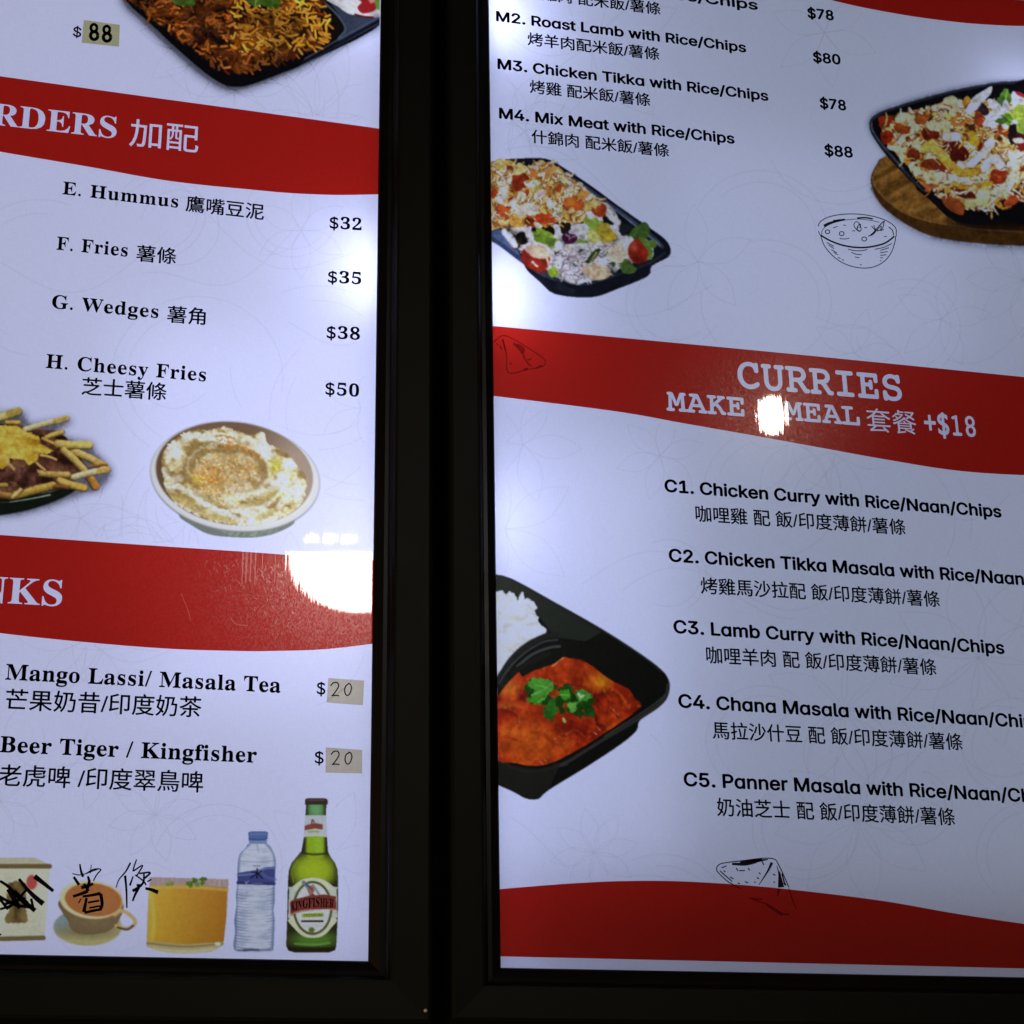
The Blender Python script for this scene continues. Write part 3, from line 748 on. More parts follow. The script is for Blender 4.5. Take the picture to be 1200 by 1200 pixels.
sticker([(381.2, 905.8), (424, 906.8), (424.2, 879.3), (381.5, 876.2)], num20(2, 322), 'grey beige sticker handwritten 20 beside the beer line', M_STICKER, q)
def eight(cx, cy):
    return [(arc(cx, cy - 5.0, 3.6, 4.2, 0, 360, 0, 20), 3.5), (arc(cx + .3, cy + 4.0, 4.3, 4.6, 0, 360, 0, 20), 3.9)]
sticker([(95.6, 51), (139.3, 55.7), (140.4, 30.1), (98.2, 24.3)], eight(110, 39) + eight(125, 41), 'yellowed sticker with bold marker 88 near the rice tray', M_STICKER2, q)

# ---- scuffs and scratches of the film that catch the lamps
rs_ = random.Random(23); SC = []
for _ in range(150):
    a = rs_.uniform(2.0, 4.3); d = rs_.uniform(70, 190); x = 420 + d * math.cos(a); y = 660 + abs(d * math.sin(a)) * rs_.uniform(-.1, .55)
    if not (4 < x < 432): continue
    L_ = rs_.uniform(2, 7); an = rs_.gauss(1.35, .5)
    SC.append((np.array([(x, y), (x + L_ * .5 * math.cos(an) + rs_.uniform(-.5, .5), y + L_ * .5 * math.sin(an)), (x + L_ * math.cos(an), y + L_ * math.sin(an))]), rs_.uniform(.5, 1.1)))
SC.append((catmull([(212, 696), (216, 706), (220, 716), (223, 727)], n=6), 1.1)); SC.append((catmull([(270, 724), (276, 732), (290, 734)], n=6), .9))
for xx, wd in ((284, 2.4), (288.5, 3.2), (293.5, 2.6), (299, 2.0), (307, 1.2), (322, .9), (334, 1.6)):
    SC.append((np.array([(xx + .6, 646 + rs_.uniform(0, 2)), (xx, 662), (xx - .8, 680 + rs_.uniform(-6, 12))]), (wd, wd * .4)))
link('scuff_marks', ribbon(BL, SC, -0.0016), M_SCUFF, left)
SC = []
for x, y0_, y1_, wd in ((895.5, 508, 545, .9), (899.5, 510, 534, .6), (908, 511, 548, 1.0), (919.5, 512, 540, .7), (926, 514, 532, .6), (889, 506, 522, .5)):
    SC.append((np.array([(x, y0_), (x + .8, (y0_ + y1_) / 2), (x + 1.8, y1_)]), (wd, wd * .4)))
for _ in range(150):
    a = rs_.uniform(0, 6.28); d = abs(rs_.gauss(0, 42)) + 16; x = 905 + d * math.cos(a) * 1.15; y = 485 + d * math.sin(a) * .8
    an = rs_.gauss(2.6, .5); L_ = rs_.uniform(1.5, 4.5)
    SC.append((np.array([(x, y), (x + L_ * .5 * math.cos(an), y + L_ * .5 * math.sin(an)), (x + L_ * math.cos(an), y + L_ * math.sin(an))]), rs_.uniform(.4, .9)))
link('scuff_marks', ribbon(BR, SC, -0.0016), M_SCUFF, right)
# ------------------------------------------------------------------ printed food pictures: painted point by point as ink on the film
class Pic:
    def __init__(s, B, root, name, box, ox, oy, sc, paper, step=0.95, seed=1, label=None):
        s.B, s.root, s.name, s.ox, s.oy, s.sc, s.step = B, root, name, ox, oy, sc, step
        s.label = label
        s.x0, s.y0, s.x1, s.y1 = box
        s.nx = int((s.x1 - s.x0) / step) + 1; s.ny = int((s.y1 - s.y0) / step) + 1
        SSf = 2; s.ss = SSf
        h = step / SSf
        s.w_, s.h_ = s.nx * SSf, s.ny * SSf
        xs = s.x0 + (np.arange(s.w_) + .5) * h - step / 2; ys = s.y0 + (np.arange(s.h_) + .5) * h - step / 2
        s.gx, s.gy = (xs - ox) * sc, (ys - oy) * sc            # in zoom coordinates
        s.px, s.py = xs, ys
        s.paper = np.array(paper, float)
        s.col = np.tile(s.paper, (s.h_, s.w_, 1)); s.id = np.zeros((s.h_, s.w_), int); s.parts = ['shadow']
        s.cur = 0; s.rs = np.random.RandomState(seed); s.tot = np.zeros((s.h_, s.w_))
        s._fb = {}
    def part(s, n):
        if n in s.parts: s.cur = s.parts.index(n)
        else: s.parts.append(n); s.cur = len(s.parts) - 1
    def fbm(s, size, seed=0, ax=1.0, ay=1.0, rot=0.0, octv=3):
        """value noise 0..1; size in zoom units"""
        key = (size, seed, ax, ay, rot, octv)
        if key in s._fb: return s._fb[key]
        X, Yg = np.meshgrid(s.gx, s.gy); c, sn = math.cos(rot), math.sin(rot)
        U_ = (X * c + Yg * sn) / (size * ax); V_ = (-X * sn + Yg * c) / (size * ay)
        out = np.zeros_like(U_); amp = 1.0; tot = 0
        for o in range(octv):
            rs = np.random.RandomState(seed * 13 + o); T = rs.rand(97, 97)
            iu, iv = np.floor(U_).astype(int), np.floor(V_).astype(int); fu, fv = U_ - iu, V_ - iv
            fu = fu * fu * (3 - 2 * fu); fv = fv * fv * (3 - 2 * fv)
            g = lambda a, b: T[(iv + b) % 97, (iu + a) % 97]
            out += amp * ((g(0, 0) * (1 - fu) + g(1, 0) * fu) * (1 - fv) + (g(0, 1) * (1 - fu) + g(1, 1) * fu) * fv)
            tot += amp; amp *= .5; U_ = U_ * 2.03 + 7; V_ = V_ * 2.03 + 3
        s._fb[key] = out / tot
        return s._fb[key]
    def sl(s, x0, x1, y0, y1):
        i0, i1 = np.searchsorted(s.gx, [x0, x1]); j0, j1 = np.searchsorted(s.gy, [y0, y1])
        return slice(max(j0 - 1, 0), min(j1 + 1, s.h_)), slice(max(i0 - 1, 0), min(i1 + 1, s.w_))
    def put(s, sl, m, col, a=1.0, mark=True):
        m = np.clip(m, 0, 1) * a
        if m.size == 0: return
        col = np.asarray(col, float)
        s.col[sl] = s.col[sl] * (1 - m[..., None]) + col * m[..., None]
        s.tot[sl] = np.maximum(s.tot[sl], m)
        if mark: s.id[sl] = np.where(m > .5, s.cur, s.id[sl])
    def pmask(s, pts, smooth=0, jag=0, jseed=0):
        P = np.array(pts, float)
        if smooth: P = catmull(P, True, smooth)
        sl = s.sl(P[:, 0].min() - jag, P[:, 0].max() + jag, P[:, 1].min() - jag, P[:, 1].max() + jag)
        X, Yg = np.meshgrid(s.gx[sl[1]], s.gy[sl[0]])
        if jag:
            X = X + (s.fbm(jag * 1.2, 50 + jseed)[sl] - .5) * 3 * jag; Yg = Yg + (s.fbm(jag * 1.2, 51 + jseed)[sl] - .5) * 3 * jag
        ins = np.zeros(X.shape, bool)
        n = len(P)
        for i in range(n):
            x1, y1 = P[i]; x2, y2 = P[(i + 1) % n]
            if y1 == y2: continue
            c = (y1 > Yg) != (y2 > Yg)
            ins ^= c & (X < (x2 - x1) * (Yg - y1) / (y2 - y1) + x1)
        return sl, ins.astype(float)
    def poly(s, pts, col, a=1.0, smooth=0, jag=0, mark=True, jseed=0):
        sl, m = s.pmask(pts, smooth, jag, jseed); s.put(sl, m, col, a, mark); return sl, m
    def tex(s, pts, cols, size, smooth=0, seed=1, ax=1, ay=1, rot=0, jag=0, octv=4, gain=2.2):
        """polygon filled with a blend of colours along noise"""
        sl, m = s.pmask(pts, smooth, jag, seed)
        f = np.clip((s.fbm(size, seed, ax, ay, rot, octv)[sl] - .5) * gain + .5, 0, .9999) * (len(cols) - 1)
        c = np.array(cols, float); i = f.astype(int); t = (f - i)[..., None]
        s.put(sl, m, c[i] * (1 - t) + c[np.minimum(i + 1, len(cols) - 1)] * t); return sl, m
    def ell(s, cx, cy, rx, ry, col, rot=0, a=1.0, soft=.08, mark=True, jag=0):
        R = max(rx, ry) * 1.3; sl = s.sl(cx - R, cx + R, cy - R, cy + R)
        X, Yg = np.meshgrid(s.gx[sl[1]] - cx, s.gy[sl[0]] - cy); c, sn = math.cos(math.radians(rot)), math.sin(math.radians(rot))
        d = np.hypot((X * c + Yg * sn) / rx, (-X * sn + Yg * c) / ry)
        if jag: d = d + (s.fbm(min(rx, ry) * .8, 60)[sl] - .5) * jag
        s.put(sl, (1 + soft - d) / (2 * soft) if soft else (d < 1) * 1.0, col, a, mark)
    def line(s, pts, wd, col, a=1.0, soft=.35, mark=True, smooth=True):
        P = catmull(pts, False, 5) if smooth and len(pts) > 2 else np.array(pts, float)
        W0, W1 = wd if isinstance(wd, tuple) else (wd, wd)
        mw = max(W0, W1)
        sl = s.sl(P[:, 0].min() - mw, P[:, 0].max() + mw, P[:, 1].min() - mw, P[:, 1].max() + mw)
        X, Yg = np.meshgrid(s.gx[sl[1]], s.gy[sl[0]])
        best = np.full(X.shape, -1e9)
        n = len(P) - 1
        for i in range(n):
            (x1, y1), (x2, y2) = P[i], P[i + 1]
            L2 = (x2 - x1) ** 2 + (y2 - y1) ** 2 + 1e-9
            t = np.clip(((X - x1) * (x2 - x1) + (Yg - y1) * (y2 - y1)) / L2, 0, 1)
            d = np.hypot(X - x1 - t * (x2 - x1), Yg - y1 - t * (y2 - y1)); r = (W0 + (W1 - W0) * (i + t) / n) / 2
            best = np.maximum(best, (r - d) / np.maximum(r * soft, 1e-6) + .5)
        s.put(sl, best, col, a, mark)
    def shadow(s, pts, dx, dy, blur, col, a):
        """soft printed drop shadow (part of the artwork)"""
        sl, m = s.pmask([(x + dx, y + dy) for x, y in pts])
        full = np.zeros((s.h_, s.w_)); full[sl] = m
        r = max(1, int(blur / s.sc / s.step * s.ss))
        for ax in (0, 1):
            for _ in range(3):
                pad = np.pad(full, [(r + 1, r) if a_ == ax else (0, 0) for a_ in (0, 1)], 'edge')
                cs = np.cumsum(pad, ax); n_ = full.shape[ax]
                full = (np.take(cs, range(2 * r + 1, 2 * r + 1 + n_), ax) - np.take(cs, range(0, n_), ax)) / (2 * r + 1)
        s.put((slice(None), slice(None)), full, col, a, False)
    def clip(s, sl, m, fn):
        """run painting fn, then keep its effect only inside mask"""
        c0, i0, t0 = s.col.copy(), s.id.copy(), s.tot.copy()
        fn()
        full = np.zeros((s.h_, s.w_)); full[sl] = m
        s.col = c0 * (1 - full[..., None]) + s.col * full[..., None]; s.id = np.where(full > .5, s.id, i0); s.tot = np.where(full > .5, s.tot, t0)
    def grain(s, k, seed=9, size=8, parts=None):
        f = 1 + (s.fbm(size, seed, octv=2) - .5) * k
        ok = s.tot > .3
        if parts: ok &= np.isin(s.id, [s.parts.index(n) for n in parts])
        s.col *= np.where(ok, f, 1.0)[..., None]
    def organic(s, names, amp, size, seed=70):
        """ragged, natural edges: displace the painted food along noise"""
        ids = [s.parts.index(n) for n in names if n in s.parts]
        h = s.step / s.ss * s.sc
        dx = ((s.fbm(size, seed, octv=3) - .5) * 2 * amp / h).astype(int); dy = ((s.fbm(size, seed + 1, octv=3) - .5) * 2 * amp / h).astype(int)
        J, I = np.mgrid[0:s.h_, 0:s.w_]
        J2 = np.clip(J + dy, 0, s.h_ - 1); I2 = np.clip(I + dx, 0, s.w_ - 1)
        ok = np.isin(s.id, ids) & np.isin(s.id[J2, I2], ids)
        s.col = np.where(ok[..., None], s.col[J2, I2], s.col); s.id = np.where(ok, s.id[J2, I2], s.id)
    def build(s, sat=.84, gain=.95):
        q = s.ss
        lum = s.col @ np.array((.3, .59, .11))
        ad = (lum[..., None] + (s.col - lum[..., None]) * sat) * gain
        s.col = np.where((s.tot > .5)[..., None], ad, s.col)
        for ax in (0, 1):                       # the picture is printed a little soft
            for _ in range(2):
                s.col = np.concatenate([np.take(s.col, [0], ax), (np.take(s.col, range(0, s.col.shape[ax] - 2), ax) + 2 * np.take(s.col, range(1, s.col.shape[ax] - 1), ax) + np.take(s.col, range(2, s.col.shape[ax]), ax)) / 4, np.take(s.col, [-1], ax)], ax)
        c = lin(np.clip(s.col, 0, 255)).reshape(s.ny, q, s.nx, q, 3).mean((1, 3))
        tint = np.clip(c / lin(s.paper), 0.004, 1.0)
        t = s.tot.reshape(s.ny, q, s.nx, q).max((1, 3)); ident = s.id[q // 2::q, q // 2::q][:s.ny, :s.nx]
        gx, gy = np.meshgrid(s.x0 + np.arange(s.nx) * s.step, s.y0 + np.arange(s.ny) * s.step)
        lxx, lzz = s.B.loc(gx, gy)
        x_lo, x_hi, z_lo = s.limits
        keep = (t[:-1, :-1] > .012) | (t[1:, 1:] > .012) | (t[:-1, 1:] > .012) | (t[1:, :-1] > .012)
        keep &= (lxx[:-1, :-1] > x_lo) & (lxx[:-1, 1:] < x_hi) & (lzz[1:, :-1] > z_lo)
        cid = ident[:-1, :-1]
        root = None
        order = list(range(len(s.parts)))
        for k in order:
            sel = np.argwhere(keep & (cid == k))
            if len(sel) == 0 and k > 0: continue
            j, i = (sel[:, 0], sel[:, 1]) if len(sel) else (np.array([], int), np.array([], int))
            W_ = s.nx
            quads = np.stack([j * W_ + i, (j + 1) * W_ + i, (j + 1) * W_ + i + 1, j * W_ + i + 1], 1)
            used, inv = np.unique(quads, return_inverse=True)
            inv = inv.reshape(-1, 4)
            vx, vz = lxx.ravel()[used], lzz.ravel()[used]
            me = bpy.data.meshes.new('mesh')
            me.vertices.add(len(used)); me.vertices.foreach_set('co', np.stack([vx, np.full(len(used), Y_PIC), vz], 1).ravel().astype(np.float32))
            nf = len(inv)
            me.loops.add(nf * 4); me.loops.foreach_set('vertex_index', inv.ravel().astype(np.int32))
            me.polygons.add(nf); me.polygons.foreach_set('loop_start', np.arange(0, nf * 4, 4, dtype=np.int32)); 
            me.update(calc_edges=True)
            at = me.attributes.new('ink', 'FLOAT_COLOR', 'POINT')
            cc = np.concatenate([tint.reshape(-1, 3)[used], np.ones((len(used), 1))], 1)
            at.data.foreach_set('color', cc.ravel().astype(np.float32))
            o = link(s.name if k == 0 else s.parts[k], me, M_PIC, s.root if k == 0 else root)
            if k == 0:
                root = o
                if s.label: o['label'] = s.label
        return root
Pic.limits = (-9, 9, -9)
LIM_L = (lx1 - BW, lx1 - 0.0003, lz0 + 0.0003); LIM_R = (rx0 + 0.0003, rx0 + BW, rz0 + 0.0003)
rr = random.Random(11)
def jit(c, k=14): 
    d = rr.uniform(-k, k); return tuple(max(0, v + d + rr.uniform(-k, k) * .35) for v in c)
def inside(P, x, y):
    r = False; n = len(P)
    for i in range(n):
        (x1, y1), (x2, y2) = P[i], P[(i + 1) % n]
        if (y1 > y) != (y2 > y) and x < (x2 - x1) * (y - y1) / (y2 - y1) + x1: r = not r
    return r
def spots(P, n):
    xs = [p[0] for p in P]; ys = [p[1] for p in P]; out = []
    while len(out) < n:
        x, y = rr.uniform(min(xs), max(xs)), rr.uniform(min(ys), max(ys))
        if inside(P, x, y): out.append((x, y))
    return out
def blob(p, x, y, r, col, k=.35, n=7, asp=1.0, rot=None):
    rot = rr.uniform(0, 6.28) if rot is None else rot
    pts = []
    for i in range(n):
        a = 6.283 * i / n; rad = r * rr.uniform(1 - k, 1 + k)
        u, v_ = rad * math.cos(a) * asp, rad * math.sin(a) / asp
        pts.append((x + u * math.cos(rot) - v_ * math.sin(rot), y + u * math.sin(rot) + v_ * math.cos(rot)))
    p.poly(pts, col, smooth=4)
    if r > 14:
        c_ = np.array(col, float)
        for _ in range(int(2 + r / 12)):
            t_ = rr.uniform(0, 6.28); d_ = r * rr.uniform(.05, .6); k_ = rr.choice((.72, .82, 1.12, 1.2))
            p.ell(x + d_ * math.cos(t_), y + d_ * math.sin(t_), r * rr.uniform(.15, .4), r * rr.uniform(.1, .25), np.minimum(255, c_ * k_ + (6 if k_ > 1 else 0)), rot=rr.uniform(0, 180), a=.6, soft=.8)

def shreds(p, area, n, cols, wd=(5, 11), ln_=(22, 58), dark=(86, 44, 18)):
    for (x, y) in sorted(spots(area, n), key=lambda t: t[1]):
        a_ = rr.gauss(.3, 1.0); L_ = rr.uniform(*ln_); w_ = rr.uniform(*wd); b_ = rr.uniform(-.5, .5)
        P = [(x, y), (x + L_ * .5 * math.cos(a_), y + L_ * .5 * math.sin(a_)), (x + L_ * math.cos(a_ + b_), y + L_ * math.sin(a_ + b_))]
        p.line([(u + 1, v + w_ * .5) for u, v in P], w_ * 1.1, dark, a=.7)
        p.line(P, (w_, w_ * .6), jit(rr.choice(cols), 14))
CHEESE = ((214, 176, 84), (216, 200, 150), (220, 212, 196), (206, 150, 54), (222, 216, 210), (190, 116, 44))
# ---- spiced rice tray, top left
p = Pic(BL, left, 'food_picture', (120, -24, 448, 120), 150, 0, 3.871, (172, 176, 214), seed=2, label='picture of a black tray of orange rice'); p.limits = LIM_L
outer = [(-60, -110), (0, 15), (100, 108), (170, 175), (230, 230), (340, 325), (430, 384), (490, 397), (560, 385), (700, 333), (800, 291), (1160, 100), (1160, -110)]
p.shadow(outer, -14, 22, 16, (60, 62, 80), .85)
p.part('tray'); p.poly(outer, (10, 10, 15), smooth=5)
p.poly([(890, -20), (950, 60), (985, 130), (950, 195), (790, 285), (800, 292), (1160, 100), (1160, -60)], (48, 56, 80))
p.line([(790, 288), (960, 195), (1160, 85)], 14, (16, 18, 30)); p.line([(800, 270), (960, 178), (1160, 66)], 5, (74, 84, 110))
p.line([(860, -10), (940, 60), (985, 130), (955, 175)], 9, (70, 78, 96)); p.poly([(850, -10), (930, 60), (968, 130), (930, 190), (880, 210), (900, 100)], (16, 12, 12), smooth=4)
food = [(30, -30), (70, 50), (140, 108), (200, 160), (290, 222), (360, 280), (445, 328), (530, 335), (600, 310), (690, 290), (790, 245), (895, 195), (915, 110), (880, 30), (840, -30)]
p.part('rice'); p.tex(food, [(18, 8, 4), (44, 18, 6), (84, 36, 8), (128, 62, 14)], 60, smooth=3, seed=4, jag=10)
for (x, y) in sorted(spots(food, 700), key=lambda t: t[1]):
    ang = rr.gauss(.35, .75); ln_ = rr.uniform(16, 38)
    k = p.fbm(110, 8)[min(p.h_ - 1, max(0, np.searchsorted(p.gy, y))), min(p.w_ - 1, max(0, np.searchsorted(p.gx, x)))]
    right_side = x > 460 and y < 230
    edge = 0.55 if y > 150 + .25 * abs(x - 500) else 1.0
    if right_side: col = (222, 146, 34) if rr.random() < .66 else (150, 76, 16)
    else: col = (196, 100, 28) if rr.random() < .45 else (110, 48, 12)
    if 280 < x < 420 and 120 < y < 210: col = (60, 26, 8) if rr.random() < .75 else (118, 62, 20)
    f = (.30 + 1.3 * k) * (.92 if edge < 1 else 1.08) * (1.0 if right_side else .90); col = tuple(min(255, v * f) for v in jit(col, 18))
    x2, y2 = x + ln_ * math.cos(ang), y + ln_ * math.sin(ang)
    p.line([(x + 1.5, y + 3), (x2 + 1.5, y2 + 3)], 8.5, (42, 18, 6), a=.65)
    p.line([(x, y), (x2, y2)], rr.uniform(7, 11), col)
    if rr.random() < .4: p.line([(x + 2, y - 1), (x2 - 3, y2 - 1)], 2.2, tuple(min(255, v * 1.3 + 12) for v in col), a=.8)
p.part('garnish')
for cx, cy in ((235, 6), (265, 0), (610, 8), (655, 14), (575, 2)):
    for _ in range(5): blob(p, cx + rr.uniform(-26, 26), cy + rr.uniform(-10, 16), rr.uniform(10, 20), jit((62, 92, 24), 18))
p.line([(575, 30), (585, -10)], 8, (110, 160, 70))
p.part('salad'); p.tex([(905, -10), (950, 30), (1000, 64), (1060, 74), (1120, 82), (1160, 60), (1160, -30)], [(150, 150, 160), (205, 200, 208), (228, 224, 232)], 40, seed=3, smooth=3)
p.poly([(1025, -10), (1060, 10), (1040, 35), (1060, 62), (1100, 58), (1125, 40), (1120, -10)], (150, 22, 30), smooth=3); p.poly([(1085, -10), (1100, 20), (1120, 10), (1120, -10)], (205, 120, 120))
p.line([(1030, 68), (1070, 78), (1110, 80)], 9, (90, 14, 18)); p.poly([(1118, -10), (1126, 40), (1150, 45), (1150, -10)], (96, 140, 40), smooth=3)
p.grain(.25, 21, 9); p.build(.9, .82)

# ---- loaded fries
p = Pic(BL, left, 'food_picture', (-26, 468, 146, 618), 0, 470, 8.0, (170, 174, 216), seed=3, label='picture of cheesy fries on a dark plate'); p.limits = LIM_L
pile = [(-200, 100), (120, 80), (200, 90), (230, 200), (620, 140), (640, 190), (480, 260), (620, 330), (840, 370), (850, 440), (1020, 620), (1010, 690), (900, 820), (790, 840), (620, 900), (400, 985), (150, 1050), (-200, 1080)]
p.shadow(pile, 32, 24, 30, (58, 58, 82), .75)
p.part('plate'); p.poly([(-200, 900), (400, 870), (620, 810), (740, 800), (700, 845), (600, 905), (400, 985), (150, 1050), (-200, 1085)], (14, 20, 15), smooth=4)
p.line([(90, 950), (280, 920), (470, 882)], (6, 10), (170, 190, 180)); p.line([(-100, 960), (90, 950)], 8, (46, 62, 50))
p.part('sauce'); p.tex([(-200, 210), (160, 222), (330, 268), (520, 280), (620, 340), (700, 470), (800, 600), (760, 680), (640, 815), (300, 885), (-200, 960)], [(36, 14, 12), (70, 32, 22), (96, 52, 38), (120, 76, 50)], 70, seed=6, gain=2.0)
def fry(x1, y1, x2, y2, w_, col=(192, 158, 66), tip=None):
    w_ = w_ * .84; col = (min(255, col[0] * 1.04), col[1] * .98, col[2] * .92)
    p.part('fries')
    c = np.array(col, float); d = math.hypot(x2 - x1, y2 - y1); nx_, ny_ = -(y2 - y1) / d, (x2 - x1) / d
    if ny_ > 0: nx_, ny_ = -nx_, -ny_
    P = [(x1, y1), ((x1 + x2) / 2 + rr.uniform(-8, 8), (y1 + y2) / 2 + rr.uniform(-8, 8)), (x2, y2)]
    sh = lambda k: [(x - nx_ * k, y - ny_ * k) for x, y in P]
    p.line(sh(w_ * .14), w_ * 1.06, c * .42, soft=.2)
    p.line(P, w_ * .92, c * .82, soft=.16)
    p.line(sh(-w_ * .14), w_ * .58, np.minimum(255, c * 1.05 + (4, 6, 10)), soft=.6)
    p.line(sh(-w_ * .26), w_ * .22, np.minimum(255, c * 1.12 + (8, 12, 26)), soft=.9, a=.7)
    if tip is not None: p.line([(x1 + (x2 - x1) * .74, y1 + (y2 - y1) * .74), (x2, y2)], w_ * .84, tip, soft=.7, a=.85)
fry(-180, 200, 170, 95, 88, (190, 170, 96), (150, 132, 52)); fry(60, 200, 180, 200, 40, (190, 150, 40)); fry(430, 345, 585, 290, 52, (180, 148, 56))
fry(230, 268, 625, 162, 60, (196, 180, 132), (176, 138, 52))
fry(400, 352, 600, 425, 34, (180, 140, 60)); fry(690, 470, 985, 612, 76, (184, 152, 72), (188, 150, 66)); fry(540, 398, 838, 412, 84, (194, 164, 74), (206, 178, 88))
fry(595, 455, 790, 645, 74, (186, 156, 70)); fry(840, 705, 900, 800, 86, (166, 108, 26), (176, 120, 40)); fry(830, 620, 1000, 600, 26, (132, 74, 16))
fry(350, 672, 640, 690, 66, (168, 138, 62)); fry(560, 745, 790, 812, 76, (186, 152, 58), (196, 150, 48)); fry(690, 712, 1010, 642, 66, (200, 186, 140), (176, 136, 52))
fry(150, 880, 500, 790, 84, (166, 138, 44)); fry(510, 802, 640, 812, 40, (118, 72, 26)); fry(-60, 860, 110, 890, 70, (140, 104, 40)); fry(120, 900, 200, 830, 46, (186, 162, 84))
fry(-80, 690, 190, 690, 44, (140, 108, 60)); fry(380, 510, 528, 552, 28, (180, 146, 84)); fry(340, 580, 425, 652, 28, (176, 142, 78)); fry(-80, 800, 60, 790, 50, (150, 124, 46))
p.part('sauce'); p.tex([(-60, 700), (90, 640), (330, 600), (360, 700), (320, 790), (230, 840), (130, 760), (0, 760)], [(44, 20, 18), (76, 38, 30), (110, 64, 52)], 60, seed=9, jag=14)
p.part('cheese'); p.tex([(-200, 232), (150, 235), (255, 295), (370, 340), (380, 400), (500, 470), (440, 505), (370, 492), (350, 560), (270, 605), (235, 555), (100, 540), (75, 600), (20, 640), (-200, 600)], [(146, 102, 12), (178, 136, 22), (196, 158, 40), (204, 174, 62)], 110, seed=12, ax=1.6, ay=.6, jag=8, gain=2.4)
p.line([(0, 310), (140, 330), (300, 300)], 14, (210, 184, 84), a=.5); p.line([(40, 545), (130, 640)], 26, (190, 150, 80), a=.9)
p.organic(('fries', 'sauce', 'cheese'), 9, 24); p.grain(.34, 22, 22); p.build(.82, .9)

# ---- hummus bowl
p = Pic(BL, left, 'food_picture', (160, 478, 392, 640), 165, 480, 5.4545, (184, 188, 238), seed=4, label='picture of a pale bowl of hummus'); p.limits = LIM_L
p.part('bowl')
p.poly([(240, 670), (330, 745), (440, 800), (580, 817), (740, 818), (880, 785), (985, 712), (900, 600), (600, 400), (300, 560)], (104, 112, 112), smooth=5)
p.tex([(480, 770), (700, 770), (900, 720), (960, 700), (880, 782), (740, 812), (580, 810)], [(92, 106, 98), (128, 146, 138)], 30, seed=5, ax=.4, ay=2, rot=.6)
p.ell(602, 436, 545, 348, (120, 122, 132), rot=7, soft=.01); p.ell(602, 432, 542, 343, (190, 192, 214), rot=7, soft=.012); p.ell(598, 424, 520, 330, (196, 196, 216), rot=7, soft=.02)
p.ell(596, 410, 502, 328, (104, 80, 64), rot=7, soft=.02)
sl, m = p.pmask(arc(596, 412, 500, 326, 0, 360, 7, 60)); 
p.clip(sl, m, lambda: (p.ell(1010, 420, 220, 330, (150, 130, 124), rot=0, soft=.6), p.ell(160, 330, 120, 260, (92, 68, 52), soft=.5)))
hum = [(132, 345), (165, 240), (300, 142), (440, 130), (540, 112), (640, 150), (720, 160), (785, 152), (802, 210), (870, 246), (960, 300), (1000, 370), (1052, 430), (1056, 530), (1010, 620), (880, 705), (740, 742), (620, 742), (480, 718), (370, 680), (260, 630), (180, 545), (150, 470)]
p.part('hummus'); p.tex(hum, [(134, 108, 62), (170, 150, 106), (194, 182, 152), (206, 202, 194), (212, 210, 212)], 60, smooth=3, seed=7, ax=1.7, ay=.8, rot=.35, jag=9, gain=3.0, octv=5)
sl, m = p.pmask(hum, 3)
